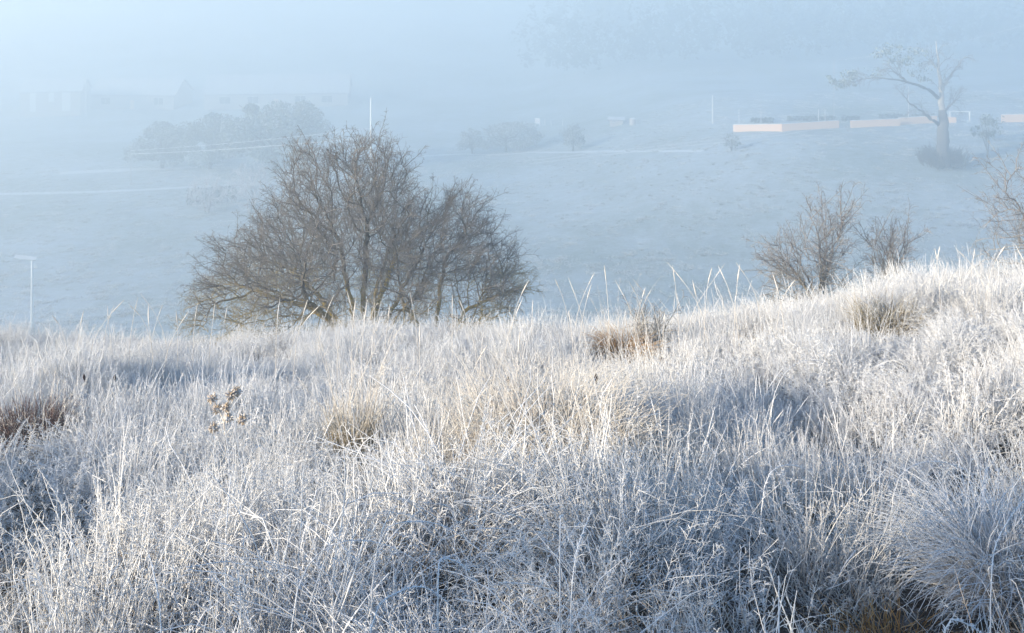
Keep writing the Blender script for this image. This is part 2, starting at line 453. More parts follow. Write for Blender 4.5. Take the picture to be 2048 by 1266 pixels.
def tuft(kind):
    b = Bag()
    def low(n, h0=.10, h1=.28): 
        P, R = blades(n, .18, h0, h1, (.1, .9), (.7, 2.2), .0021, k=6, kink=.15); b.add(*tubes(P, R, 3, np.broadcast_to(np.linspace(0, .68, 6)[None], (n, 6)), jitter=.3))  # capped rime keeps low blades dark, painting shade between the stems
        Q, RR, H = twiglets(P, R, 3, .5, 1, .01, .03, .0010); b.add(*tubes(Q, RR, 3, H * .6))
    if kind == 'stem':
        P, R = blades(34, .15, .30, .66, (0, .30), (.05, .95), .0023, kink=.2)
        b.add(*tubes(P, R, 3, jitter=.3))
        Q, RR, H = twiglets(P, R, 8, .35, 1, .012, .05, .0012); b.add(*tubes(Q, RR, 3, H))
        low(20)
    elif kind == 'bristle':
        P, R = blades(44, .17, .26, .52, (0, .40), (.05, .8), .0021, k=6, kink=.1); b.add(*tubes(P, R, 3, jitter=.35))
        Q, RR, H = twiglets(P, R, 6, .4, 1, .01, .035, .0011); b.add(*tubes(Q, RR, 3, H))
        low(20)
    elif kind == 'lace':
        P, R = blades(22, .16, .24, .50, (0, .45), (.2, 1.1), .0015, k=7); b.add(*tubes(P, R, 3, jitter=.2))
        Q, RR, H = twiglets(P, R, 26, .30, 1, .015, .065, .0011, (.5, 1.3)); b.add(*tubes(Q, RR, 3, H))
        low(30)
    elif kind == 'fluff':
        P, R = blades(15, .18, .16, .40, (0, .7), (.2, 1.5), .0017, k=6); b.add(*tubes(P, R, 3, jitter=.3))
        Q, RR, H = twiglets(P, R, 38, .20, 1, .015, .06, .0014, (.5, 1.5)); b.add(*tubes(Q, RR, 3, H))
        low(26, .08, .22)
    elif kind == 'arch':
        P, R = blades(60, .08, .30, .62, (.2, .7), (1.4, 2.6), .0019, p=1.3); b.add(*tubes(P, R, 3, jitter=.2))
        Q, RR, H = twiglets(P, R, 3, .3, 1, .01, .03, .0010); b.add(*tubes(Q, RR, 3, H))
        low(16)
    elif kind == 'leafy':
        low(52, .10, .30)
        P, R = blades(10, .15, .25, .45, (0, .4), (.1, 1.0), .0019, k=6); b.add(*tubes(P, R, 3, jitter=.2))
        Q, RR, H = twiglets(P, R, 18, .3, 1, .02, .06, .0013); b.add(*tubes(Q, RR, 3, H))
    elif kind == 'seed':
        P, R = blades(9, .16, .42, .72, (0, .25), (.05, .8), .0015); b.add(*tubes(P, R, 3, jitter=.15))
        Q, RR = seedhead(P, R, .84, .0024); b.add(*tubes(Q, RR, 4, np.full(RR.shape, 1.0), jitter=.3))
        Q, RR, H = twiglets(P, R, 40, .82, 1, .006, .014, .0011, (.2, .7)); b.add(*tubes(Q, RR, 3, np.ones_like(RR)))
        P, R = blades(36, .18, .22, .45, (0, .4), (.2, 1.3), .0018, k=6); b.add(*tubes(P, R, 3, jitter=.25))
        low(20)
    return b

src = bpy.data.collections.new('grass_sources')      # never linked to the scene: only instanced by the nodes
KINDS = ['stem', 'stem', 'stem', 'bristle', 'bristle', 'lace', 'lace', 'arch', 'arch', 'leafy', 'leafy', 'seed', 'fluff', 'fluff', 'fluff']
for i, kd in enumerate(KINDS):
    b = tuft(kd)
    me = bpy.data.meshes.new('grass_tuft')
    o = b.mesh('grass_tuft', M_grass)
    o.name = 'a%02d_grass_tuft' % i
    COL.objects.unlink(o); src.objects.link(o)
src2 = bpy.data.collections.new('pasture_sources')
for i in range(4):
    b = Bag()
    P, R = blades(26, .16, .05, .16, (.1, .9), (.6, 1.8), .006, k=4); b.add(*tubes(P, R, 3, jitter=.2))
    o = b.mesh('pasture_tuft', M_field_tuft); o.name = 'b%02d_pasture_tuft' % i
    COL.objects.unlink(o); src2.objects.link(o)

def scatter(name, pts, rot, scl, kind, frost, warm, collection):
    me = bpy.data.meshes.new(name)
    me.vertices.add(len(pts)); me.vertices.foreach_set('co', np.asarray(pts, np.float32).ravel())
    for an, ty, av in (('rot', 'FLOAT_VECTOR', rot), ('scl', 'FLOAT_VECTOR', scl)):
        a = me.attributes.new(an, ty, 'POINT'); a.data.foreach_set('vector', np.asarray(av, np.float32).ravel())
    a = me.attributes.new('pick', 'INT', 'POINT'); a.data.foreach_set('value', np.asarray(kind, np.int32))
    for an, av in (('frost', frost), ('warm', warm)):
        a = me.attributes.new(an, 'FLOAT', 'POINT'); a.data.foreach_set('value', np.asarray(av, np.float32))
    o = bpy.data.objects.new(name, me); COL.objects.link(o)
    ng = bpy.data.node_groups.new(name, 'GeometryNodeTree')
    ng.interface.new_socket('Geometry', in_out='INPUT', socket_type='NodeSocketGeometry')
    ng.interface.new_socket('Geometry', in_out='OUTPUT', socket_type='NodeSocketGeometry')
    N = ng.nodes; L = ng.links
    gi = N.new('NodeGroupInput'); go = N.new('NodeGroupOutput')
    ci = N.new('GeometryNodeCollectionInfo'); ci.inputs['Collection'].default_value = collection
    ci.inputs['Separate Children'].default_value = True; ci.inputs['Reset Children'].default_value = True
    ip = N.new('GeometryNodeInstanceOnPoints'); ip.inputs['Pick Instance'].default_value = True
    def na(n, t):
        x = N.new('GeometryNodeInputNamedAttribute'); x.data_type = t; x.inputs['Name'].default_value = n; return x.outputs['Attribute']
    L.new(gi.outputs[0], ip.inputs['Points']); L.new(ci.outputs[0], ip.inputs['Instance'])
    L.new(na('pick', 'INT'), ip.inputs['Instance Index'])
    e2r = N.new('FunctionNodeEulerToRotation'); L.new(na('rot', 'FLOAT_VECTOR'), e2r.inputs[0]); L.new(e2r.outputs[0], ip.inputs['Rotation'])
    L.new(na('scl', 'FLOAT_VECTOR'), ip.inputs['Scale'])
    L.new(ip.outputs[0], go.inputs[0])
    md = o.modifiers.new('scatter', 'NODES'); md.node_group = ng
    return o

# places the photograph shows in another growth: (px, py, radius m, effect)
def spot(px, py, ymin=1.0):
    d = ray(px, py); Y = np.linspace(ymin, 16, 1500); P = d[None] * (Y / d[1])[:, None]
    g_ = ground_z(P[:, 0], P[:, 1]) + .35
    hit = np.nonzero(P[:, 2] <= g_)[0]
    q = P[hit[0]] if len(hit) else P[-1]
    return q if q[1] < 9.6 else d * (9.2 / d[1])

HOLES = [(spot(1250, 636), .34), (spot(705, 812), .20), (spot(1780, 590), .30), (spot(60, 800), .16), (spot(1770, 1090), .33), (spot(1960, 1010), .12)]
DROOP = spot(2005, 990)
SHORT = [(HOLES[0][0], .34, .9, .6), (HOLES[1][0], .2, .9, .55), (HOLES[2][0], .35, .8, .7), (HOLES[3][0], .25, .4, .75), (HOLES[4][0], .3, .7, .4), (DROOP, .32, .6, .55)]
for p, r in HOLES + [(DROOP, 0)]: print('hole', p)

n = 14000
Y = np.sqrt(rng.random(n) * (15.5 ** 2 - .3 ** 2) + .3 ** 2)
keep = rng.random(n) < np.interp(Y, [0, 4, 6, 11, 12, 16], [.66, .70, 1.0, 1.0, .45, .4])
Y = Y[keep]; n = len(Y)
X = rng.uniform(-1, 1, n) * (.66 * Y + 1.3)
dist = np.hypot(X, Y)
ok = dist > .75
for p, r in HOLES:
    ok &= np.hypot(X - p[0], (Y - p[1])) > r * rng.uniform(.7, 1.1, n)
X, Y = X[ok], Y[ok]; n = len(X)
# the grass stands in loose clumps: draw tufts towards clump centres and lean them outwards
m_ = 1500
CY = np.sqrt(rng.random(m_) * (15.5 ** 2 - .3 ** 2) + .3 ** 2); CX = rng.uniform(-1, 1, m_) * (.66 * CY + 1.3)
ci_ = np.empty(n, int)
for a_ in range(0, n, 1000):
    ci_[a_:a_ + 1000] = ((X[a_:a_ + 1000, None] - CX) ** 2 + (Y[a_:a_ + 1000, None] - CY) ** 2).argmin(1)
ddx, ddy = X - CX[ci_], Y - CY[ci_]
X = CX[ci_] + ddx * .74; Y = CY[ci_] + ddy * .74
lx = np.clip(ddx * .74, -.3, .3) * 1.3; ly = np.clip(ddy * .74, -.3, .3) * 1.3
csz = rng.uniform(.78, 1.18, m_)[ci_]
pn = vnoise(X, Y, 1.3) + .5 * vnoise(X + 31, Y, .5)          # which growth
pk = np.empty(n, int)
u = rng.random(n)
near_ = rng.random(n) < np.clip((4.6 - Y) / 2.2, .12, 1)
for i in range(n):
    if near_[i]:
        if pn[i] > .22: c = [7, 8, 9, 10, 5]
        elif pn[i] > -.1: c = [0, 1, 2, 9, 3, 10]
        else: c = [0, 1, 2, 3, 4, 0, 1, 2]
    else:
        c = [12, 13, 14, 10, 7] if pn[i] > .15 else ([12, 13, 14, 12, 9, 5, 13] if pn[i] > -.2 else [12, 13, 14, 3, 6, 0, 11])
    if 8.4 < Y[i] < 10.6 and u[i] > .72: c = [11, 3, 11, 5]; pk[i] = c[int(rng.integers(4))]; continue
    pk[i] = c[int(u[i] * len(c))]
z = ground_z(X, Y)
s = rng.uniform(.72, 1.12, n) * (1 + .35 * vnoise(X, Y + 77, 1.1))
s *= np.interp(Y, [0, 2.5, 4.5, 8, 16], [1.0, .97, .74, .72, .72])
scl = np.stack([s * rng.uniform(.9, 1.2, n), s * rng.uniform(.9, 1.2, n), s], -1)
s *= csz
for p, r, dl, f in SHORT:
    lat = np.abs(X * p[1] - Y * p[0]) / math.hypot(p[0], p[1]); al = (X * p[0] + Y * p[1]) / math.hypot(p[0], p[1]) - math.hypot(p[0], p[1])
    s = np.where((lat < r * 1.15) & (al < r * .3) & (al > -dl), s * f, s)
# tilt is applied in world axes after the spin
rot = np.stack([-ly + rng.normal(0, .12, n), lx + rng.normal(0, .12, n), rng.random(n) * 6.283], -1)
frost = .08 + .9 * vnoise(X + 9, Y + 3, .8) + rng.normal(0, .16, n) + np.interp(Y, [1, 3, 5, 8], [-.08, .05, .35, .5])
pt_ = vnoise(X + 3, Y + 41, .55) + .5 * vnoise(X, Y, .25)
bare = pt_ < -.34
frost = np.where(bare, frost - .75, frost); s = np.where(bare, s * .72, s)
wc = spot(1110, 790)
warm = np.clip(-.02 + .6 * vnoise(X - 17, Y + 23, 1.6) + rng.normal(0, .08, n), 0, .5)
warm = np.maximum(warm, .55 * np.exp(-((X - wc[0]) ** 2 + (Y - wc[1]) ** 2) / .7))  # warm tint painted on the central tufts as a patch of sunlight
scl = np.stack([s * rng.uniform(1.0, 1.25, n), s * rng.uniform(1.0, 1.25, n), s], -1)
o = scatter('frosted_grass', np.stack([X, Y, z - .01], -1), rot, scl, pk, frost, warm, src)
tag(o, 'tall rime covered grass filling the whole foreground bank', 'grass', kind='stuff')

# short rimed pasture tufts on the near part of the field
n = 26000
Y = 60 + 85 * rng.random(n) ** 1.3
X = rng.uniform(-1, 1, n) * (.60 * Y + 4)
nz = vnoise(X, Y, 2.6) + vnoise(X, Y, .9)
k = nz + rng.normal(0, .2, n) > .05
X, Y = X[k], Y[k]; n = len(X)
s = rng.uniform(1., 2.2, n)
o = scatter('pasture_grass', np.stack([X, Y, ground_z(X, Y)], -1), np.stack([np.zeros(n), np.zeros(n), rng.random(n) * 6.28], -1),
            np.stack([s * 1.6, s, s], -1), rng.integers(0, 4, n), rng.normal(-.1, .25, n), np.zeros(n), src2)
tag(o, 'short frosted pasture tufts across the paddock below the bank', 'pasture grass', kind='stuff')

# ------------------------------------------------------------------ individual tussocks and stalks
def tussock(name, label, cat, p, mat, n, foot, h, th0, th1, r=.0026, extra=None, scale=1.0, group=None):
    root = empty(name, (p[0], p[1], gz(p[0], p[1]) - .02))
    tag(root, label, cat, group)
    b = Bag()
    P, R = blades(n, foot, h[0], h[1], th0, th1, r, k=9, p=1.4)
    b.add(*tubes(P, R, 3, jitter=.2))
    P, R = blades(n // 2, foot * 1.2, h[0] * .4, h[1] * .55, (th0[0], th0[1] + .4), (th1[0], th1[1]), r, k=6)
    b.add(*tubes(P, R, 3, jitter=.2))
    b.mesh('blades', mat, root)
    if extra: extra(root)
    return root

def rimed_tops(n, foot, h, mat):
    def f(root):
        b = Bag()
        P, R = blades(n, foot, h[0], h[1], (0, .3), (.2, 1.1), .0017)
        b.add(*tubes(P, R, 3, jitter=.2))
        Q, RR, H = twiglets(P, R, 8, .5, 1, .02, .06, .0011); b.add(*tubes(Q, RR, 3, H))
        b.mesh('stalks', mat, root)
    return f

tussock('ginger_tussock', 'ginger brown dome shaped grass tussock with little frost at the bank edge', 'tussock',
        HOLES[0][0] + np.array([0, .05, 0]), M_ginger, 800, .17, (.24, .50), (0, .7), (1.2, 2.7), .0030, rimed_tops(26, .2, (.5, .95), M_tall))
tussock('straw_tussock', 'small straw coloured tussock with reddish base left of the pale mound', 'tussock',
        HOLES[1][0], M_olive, 420, .10, (.22, .48), (0, .25), (.1, .9), .0019, rimed_tops(40, .13, (.4, .95), M_tall))
tussock('olive_tussock', 'olive brown tussock below the right hand scrub with dark shaded base', 'tussock',
        HOLES[2][0], M_olive, 600, .26, (.22, .44), (0, .5), (.5, 1.9), .0028, rimed_tops(90, .32, (.35, .60), M_white))
tussock('withered_shrub', 'dark purplish brown withered clump of stems at the left edge', 'shrub',
        HOLES[3][0], M_dead, 900, .17, (.18, .40), (0, .45), (.1, .9), .0026, rimed_tops(60, .26, (.3, .5), M_tall))
tussock('rusty_clump', 'low unfrosted rusty brown clump in the shaded lower right', 'tussock',
        HOLES[4][0], M_ginger, 260, .14, (.10, .24), (.2, .9), (1.0, 2.2), .0016)
tussock('drooping_tussock', 'large thickly rimed drooping tussock cascading at the right edge', 'tussock',
        DROOP, M_white, 1100, .10, (.30, .58), (.1, .8), (1.5, 2.5), .0016)
tussock('cream_tussock', 'broad cream white mound of grass catching the sun in the centre', 'tussock',
        spot(1100, 770), M_cream, 900, .46, (.30, .56), (0, .7), (.5, 2.1), .0019)

def stalk(name, label, cat, foot, pts, r, mat, head=None, group=None):
    """one stem through given world points above its foot, with an optional seed head part"""
    root = empty(name, tuple(foot)); tag(root, label, cat, group)
    P = np.array([np.asarray(q, float) - foot for q in pts])
    s = np.linspace(0, len(P) - 1, 14); i = np.clip(s.astype(int), 0, len(P) - 2); fr = (s - i)[:, None]
    # smooth
    C = P[i] * (1 - fr) + P[i + 1] * fr
    for _ in range(2): C[1:-1] = (C[:-2] + 2 * C[1:-1] + C[2:]) / 4
    C = C[None]
    R = (r * (1 - .5 * np.linspace(0, 1, 14)))[None]
    b = Bag(); b.add(*tubes(C, R, 4, np.linspace(.45, 1, 14)[None], jitter=.15))
    Q, RR, H = twiglets(C, R, 70, .1, 1, .004, .012, .0011, (.6, 1.4)); b.add(*tubes(Q, RR, 3, np.ones_like(RR)))
    b.mesh('stem', mat, root)
    if head:
        hb = Bag(); Q, RR = seedhead(C, R, head[0], head[1]); hb.add(*tubes(Q, RR, 5, np.full(RR.shape, 1.0), jitter=.25))
        Q, RR, H = twiglets(C, R, 60, head[0], 1, head[1] * 1.5, head[1] * 3.2, .0011, (.25, .7)); hb.add(*tubes(Q, RR, 3, np.ones_like(RR)))
        hb.mesh('seed_head', mat, root)
    return root

# tall stalks standing against the field along the bank edge
SK = [(215, 612), (228, 612), (248, 600), (256, 607), (276, 594), (281, 587), (297, 608), (325, 610), (352, 620), (378, 622), (395, 608), (430, 605), (455, 612), (104, 630), (167, 622),
      (560, 595), (615, 600), (640, 610), (668, 590), (694, 582), (712, 596), (735, 600), (780, 610), (820, 585), (905, 590), (918, 598), (1058, 560), (1066, 600), (1046, 596), (1110, 558), (1137, 556),
      (1189, 545), (1209, 531), (1183, 568), (1230, 560), (1258, 563), (1266, 558), (1291, 574), (1302, 580), (1335, 525), (1345, 530), (1385, 560), (1424, 535), (1436, 530), (1450, 527), (1472, 525), (1480, 528),
      (1545, 545), (1590, 560), (1870, 497), (1880, 492), (1915, 500), (1950, 497), (2010, 492), (2030, 488), (1137, 620), (840, 648), (1330, 625), (1345, 630), (975, 690), (1040, 665)]
ORD = 'leftmost second third fourth fifth sixth seventh eighth ninth tenth eleventh twelfth thirteenth fourteenth fifteenth'.split()
ZONES = [(0, 190, 'between the lamp post and the seeding clump'), (190, 262, 'in the seeding clump left of the hawthorn'), (262, 340, 'in the right half of the seeding clump left of the hawthorn'),
         (340, 540, 'at the left foot of the hawthorn'), (540, 700, 'in front of the left half of the hawthorn'), (700, 1000, 'in front of the right half of the hawthorn'),
         (1000, 1150, 'between the hawthorn and the ginger tussock'), (1150, 1310, 'around the ginger tussock'), (1310, 1460, 'between the ginger tussock and the grey shrub'),
         (1460, 1700, 'near the taller grey shrub'), (1700, 2100, 'along the right hand skyline')]
SK.sort(); zc_ = {}
for i, (px, py) in enumerate(SK):
    Yd = rng.uniform(8.0, 9.6) if py < 640 else rng.uniform(6.0, 7.2)
    top = at(px, py, Yd)
    fx = top[0] + rng.normal(0, .17); fy = Yd + rng.normal(0, .05)
    foot = np.array([fx, fy, gz(fx, fy)])
    L = top[2] - foot[2]
    if L < .35: foot[2] = top[2] - .5
    dx = top[0] - foot[0]
    mid = foot + np.array([dx * .25, 0, (top[2] - foot[2]) * .55])
    q = foot + np.array([dx * .6, 0, (top[2] - foot[2]) * .8])
    zn = [z for z in ZONES if z[0] <= px < z[1]][0][2]
    k_ = zc_[zn] = zc_.get(zn, -1) + 1
    stalk('grass_stalk', ('%s seeding grass stalk ' % ORD[k_] + zn) if k_ else 'leftmost seeding grass stalk ' + zn, 'grass stalk', foot, [foot, mid, q, top], .0026, M_tall,
          (rng.uniform(.68, .84), rng.uniform(.0034, .0056)), 'tall seeding grass stalks along the bank edge')

# arching fallen stems in the foreground
ARCH = [
    ([(575, 1200), (620, 1110), (680, 1078), (740, 1078), (800, 1098), (865, 1142)], 2.35, 'long thin arching stem crossing the lower left centre of the grass'),
    ([(740, 1062), (800, 1043), (850, 1041), (905, 1055), (960, 1100)], 2.55, 'fine arching stem just behind the longest arched one'),
    ([(730, 1215), (780, 1192), (830, 1168), (870, 1180), (920, 1230)], 1.95, 'arching frosted stem near the bottom edge, centre left'),
    ([(875, 1130), (878, 1112), (925, 1124), (960, 1165), (975, 1260)], 2.0, 'sharply folded white stem bent to the left'),
    ([(1540, 795), (1575, 735), (1610, 718), (1645, 722)], 5.0, 'bright hooked stem arching over the grass right of the cream mound'),
    ([(1520, 960), (1555, 930), (1590, 928), (1640, 950), (1690, 1010)], 3.3, 'arching stem above the rusty clump'),
    ([(1980, 1130), (1995, 1075), (2030, 1020), (2060, 990)], 2.2, 'thick pale stem leaning out to the right edge'),
    ([(1880, 1232), (1920, 1240), (1960, 1262), (1990, 1290)], 1.75, 'pale broken stem lying at the bottom right corner'),
    ([(1120, 1050), (1121, 1022), (1135, 1060), (1139, 1085)], 2.4, 'crinkled white stem in the lower middle'),
    ([(1140, 1180), (1155, 1090), (1172, 1050), (1184, 1020)], 2.3, 'upright white stem with a bright tip in the lower middle'),
    ([(1780, 950), (1850, 920), (1900, 925), (1960, 955)], 3.2, 'arching stem across the shaded right side'),
    ([(325, 1266), (315, 1180), (303, 1130), (298, 1110)], 2.0, 'upright pale flower stalk in the lower left'),
    ([(450, 1080), (455, 1020), (458, 985), (462, 950)], 2.8, 'white straight stalk in the left middle foreground'),
]
for pts, Yd, lab in ARCH:
    W3 = [at(px, py, Yd * (1 + .02 * j)) for j, (px, py) in enumerate(pts)]
    f0 = W3[0].copy(); f0[2] = min(f0[2] - .02, max(gz(f0[0], f0[1]), f0[2] - .5))
    stalk('arched_stem', lab, 'stem', f0, [f0] + W3, .0019, M_white)

# dried teasel-like plant with tan seed clusters
tp = spot(450, 850)
root = tag(empty('dried_thistle', (tp[0], tp[1], gz(tp[0], tp[1]))), 'dried branching plant with tan seed clusters in the left middle grass', 'dried plant')
heads = [(425, 796), (462, 790), (474, 782), (435, 818), (452, 815), (458, 835), (485, 838), (428, 856)]
b = Bag(); base = np.array([0, 0, 0.])
hub = at(448, 845, tp[1]) - np.array(root.location)
b.add(*tubes(np.array([[base, hub * .5 + [0.01, 0, 0], hub]]), np.array([[.004, .004, .003]]), 4, np.full((1, 3), .5)))
for hx, hy in heads:
    e = at(hx, hy, tp[1] + rng.normal(0, .04)) - np.array(root.location)
    b.add(*tubes(np.array([[hub, (hub + e) / 2 + [0, 0, .01], e]]), np.array([[.0025, .002, .0018]]), 4, np.full((1, 3), .6)))
b.mesh('stem', M_cream, root)
for hx, hy in heads:
    e = at(hx, hy, tp[1] + rng.normal(0, .04)) - np.array(root.location)
    m = 70
    d = rng.normal(0, 1, (m, 3)); d /= np.linalg.norm(d, axis=1, keepdims=True)
    Lr = rng.uniform(.014, .034, m)[:, None]
    Q = np.stack([np.tile(e, (m, 1)), e + d * Lr * .6, e + d * Lr], 1)
    v, q, h = tubes(Q, np.tile([.004, .0055, .002], (m, 1)), 4)
    link_mesh('seed_cluster', v, q, M_thistle, root)
# few curled dry brown leaves caught in the grass
for px, py, lab in ((168, 756, 'curled rust brown leaf caught on a stalk at the left'), (229, 757, 'small buff dry leaf tip in the left grass'), (1192, 758, 'small dark red bud on a stem above the cream mound'), (1016, 762, 'small dark purple bud left of the cream mound')):
    p = spot(px, py); c = at(px, py, p[1])
    L = .035
    v = np.array([[0, 0, L], [.35 * L, 0, .2 * L], [.1 * L, .2 * L, -L], [-.35 * L, .1 * L, .1 * L], [0, -.25 * L, .2 * L]])
    f = [[0, 1, 4], [0, 4, 3], [4, 1, 2], [4, 2, 3], [0, 3, 1], [1, 3, 2]]
    tag(link_mesh('dry_leaf', v, f, M_dead, loc=tuple(c)), lab, 'leaf')

# ------------------------------------------------------------------ woody plants: space colonisation
def colonise(seeds, A, step, infl, kill, iters, grav=0.0, jit=.25, local=None, smooth=3):
    r = local or rng
    N = [np.array(s, float) for s, _ in seeds]; par = [-1] * len(seeds)
    chain_ids = []
    # seed polylines: each seed = (start, [points])
    N = []; par = []
    for start, pts in seeds:
        N.append(np.array(start, float)); par.append(-1); prev = len(N) - 1
        cur = N[prev]
        for q in pts:
            q = np.array(q, float); d = q - cur; L = np.linalg.norm(d); m = max(1, int(L / step))
            for j in range(1, m + 1):
                N.append(cur + d * j / m + r.normal(0, step * .12, 3)); par.append(prev); prev = len(N) - 1
            cur = q
    N = np.array(N)
    D = np.full(len(A), 1e9); I = np.zeros(len(A), int)
    def upd(nodes, off):
        for a in range(0, len(nodes), 256):
            blk = nodes[a:a + 256]
            dd = np.linalg.norm(A[:, None] - blk[None], axis=2)
            k = dd.argmin(1); dm = dd[np.arange(len(A)), k]
            m = dm < D
            D[m] = dm[m]; I[m] = k[m] + off + a
    upd(N, 0)
    for it in range(iters):
        al = (D < infl) & (D > kill)
        if not al.any(): break
        dirs = A[al] - N[I[al]]; dirs /= np.linalg.norm(dirs, axis=1, keepdims=True) + 1e-9
        ids, inv = np.unique(I[al], return_inverse=True)
        sm = np.zeros((len(ids), 3)); np.add.at(sm, inv, dirs)
        sm /= np.linalg.norm(sm, axis=1, keepdims=True) + 1e-9
        sm += r.normal(0, jit, sm.shape); sm[:, 2] += grav
        sm /= np.linalg.norm(sm, axis=1, keepdims=True) + 1e-9
        new = N[ids] + sm * step
        off = len(N); N = np.vstack([N, new]); par += list(ids)
        upd(new, off)
        keep = D > kill
        A = A[keep]; D = D[keep]; I = I[keep]
        if len(A) == 0: break
    par = np.array(par); c = np.nonzero(par >= 0)[0]
    for _ in range(smooth):
        sm = np.zeros_like(N); ct = np.zeros(len(N)); np.add.at(sm, par[c], N[c]); np.add.at(ct, par[c], 1)
        k = c[ct[c] > 0]
        N2 = N.copy(); N2[k] = .4 * N[k] + .3 * N[par[k]] + .3 * sm[k] / ct[k][:, None]; N = N2
    return N, par

def radii(N, par, tip, ex=2.2, rmax=1e9):
    w = np.zeros(len(N)); 
    cnt = np.bincount(par[par >= 0], minlength=len(N))
    w[cnt == 0] = tip ** ex
    for i in range(len(N) - 1, -1, -1):
        if par[i] >= 0: w[par[i]] += max(w[i], tip ** ex)
    return np.minimum(np.maximum(w, tip ** ex) ** (1 / ex), rmax)

def edges_to_tubes(N, par, R, sides, thin_r, sel=None):
    c = np.nonzero(par >= 0)[0]
    if sel is not None: c = c[sel(R[c])]
    p = par[c]
    rp = np.minimum(R[p], R[c] * 1.35)
    P = np.stack([N[p], N[c]], 1); RR = np.stack([rp, R[c]], 1)
    ext = (P[:, 1] - P[:, 0]); P[:, 1] += ext * .06
    H = np.clip(1 - (RR - thin_r) / (thin_r * 7), 0, 1)
    return tubes(P, RR, sides, H)

def twigs(N, par, R, per, l0, l1, r, rlim, up=.25, k=4, local=None):
    g_ = local or rng
    c = np.nonzero((par >= 0) & (R < rlim))[0]
    c = np.repeat(c, per)
    m = len(c)
    T = N[c] - N[par[c]]; T /= np.linalg.norm(T, axis=1, keepdims=True) + 1e-9
    D = T * .8 + g_.normal(0, .75, (m, 3)); D[:, 2] += up; D /= np.linalg.norm(D, axis=1, keepdims=True) + 1e-9
    f = g_.random(m)[:, None]
    b = N[par[c]] * f + N[c] * (1 - f)
    L = g_.uniform(l0, l1, m)[:, None]
    P = [b]; cur = b
    for j in range(k - 1):
        D = D + g_.normal(0, .28, (m, 3)); D[:, 2] += .04; D /= np.linalg.norm(D, axis=1, keepdims=True)
        cur = cur + D * L / (k - 1); P.append(cur)
    P = np.stack(P, 1)
    RR = r * np.linspace(1.1, .45, k)[None] * np.ones((m, 1))
    return P, RR

def shrub(name, label, cat, base, seeds, A, mat, step, infl, kill, iters, tip, tw, thick=.02, grav=0.0, jit=.15, seed=1, rmax=1e9, shoots=0):
    r = np.random.default_rng(seed)
    N, par = colonise(seeds, A, step, infl, kill, iters, grav, jit, r)
    R = radii(N, par, tip, rmax=rmax)
    root = tag(empty(name, tuple(base)), label, cat)
    anc = np.arange(len(N))
    for i in range(len(N)):
        if par[i] >= 0: anc[i] = anc[par[i]]
    for a0 in np.unique(anc):
        pr = np.where(anc == a0, par, -1)
        v, q, h = edges_to_tubes(N, pr, R, 7, tip, lambda x: x >= thick)
        if len(v): link_mesh('stem', v, q, mat, root, {'h': h}, smooth=True)
    v, q, h = edges_to_tubes(N, par, R, 4, tip, lambda x: x < thick)
    link_mesh('branches', v, q, mat, root, {'h': h}, smooth=True)['kind'] = 'stuff'
    b = Bag()
    if shoots:
        c = np.nonzero((R > tip * 1.2) & (R < tip * 8) & (par >= 0))[0]; c = r.choice(c, shoots)
        D = N[c] - np.array([0, 0, .1]); D /= np.linalg.norm(D, axis=1, keepdims=True)
        D = D + r.normal(0, .33, D.shape); D /= np.linalg.norm(D, axis=1, keepdims=True)
        L = r.uniform(.2, .6, shoots)[:, None]; k = 6; P = [N[c]]
        for j in range(k - 1):
            D = D + r.normal(0, .13, D.shape); D /= np.linalg.norm(D, axis=1, keepdims=True)
            P.append(P[-1] + D * L / (k - 1))
        P = np.stack(P, 1); RR = np.linspace(.0055, .0018, k)[None] * np.ones((shoots, 1))
        b.add(*tubes(P, RR, 4, np.full(RR.shape, .7)))
        P2, R2, H2 = twiglets(P, RR, 9, .1, 1, .08, .26, .0023, (.5, 1.1)); b.add(*tubes(P2, R2, 3, np.full(R2.shape, 1.0)))
        P3, R3, H3 = twiglets(P2, R2, 2, .2, 1, .03, .10, .0018, (.5, 1.2)); b.add(*tubes(P3, R3, 3, np.full(R3.shape, 1.0)))
    for per, l0, l1, rr, rlim, up in tw:
        P, RR = twigs(N, par, R, per, l0, l1, rr, rlim, up, local=r)
        b.add(*tubes(P, RR, 3, np.full(RR.shape, 1.0)))
        # second order
        P2, RR2, H2 = twiglets(P, RR, 2, .3, .95, l0 * .4, l1 * .5, rr * .75, (.5, 1.1))
        b.add(*tubes(P2, RR2, 3, np.full(RR2.shape, 1.0)))
    o = b.mesh('twigs', mat, root); o['kind'] = 'stuff'
    return root, N, R

# main hawthorn
HY = 15.0
mpp = HY / ray(720, 500)[1] / F
hb = at(720, 668, HY); hb[2] = min(hb[2], gz(hb[0], HY) + .0)
hb[2] = gz(hb[0], HY) - .05
outline = [(392, 610), (415, 560), (440, 508), (470, 480), (520, 425), (555, 365), (585, 305), (630, 286), (690, 274), (750, 279), (805, 322), (835, 372), (880, 395), (925, 375), (965, 420), (1000, 455), (1028, 510), (1038, 590)]
ox = np.array([at(px, py, HY)[0] - hb[0] for px, py in outline]); oz = np.array([at(px, py, HY)[2] - hb[2] for px, py in outline])
r_ = np.random.default_rng(5)
A = []
while len(A) < 8200:
    x = r_.uniform(ox[0], ox[-1]); top = np.interp(x, ox, oz)
    if r_.random() > top / oz.max() + .15: continue
    dep = 2.0 * math.sqrt(max(0.02, 1 - (x / 3.0) ** 2))
    y = r_.uniform(-1, 1) * dep
    zt = top * math.sqrt(max(0, 1 - (y / dep) ** 2 * .75))
    z = zt * (r_.random() ** .62)
    if z < .25 + .18 * abs(x): continue
    A.append((x, y, z))
A = np.array(A)
A += .12 * np.sin(A[:, [1, 2, 0]] * 5.1)
K_ = .88
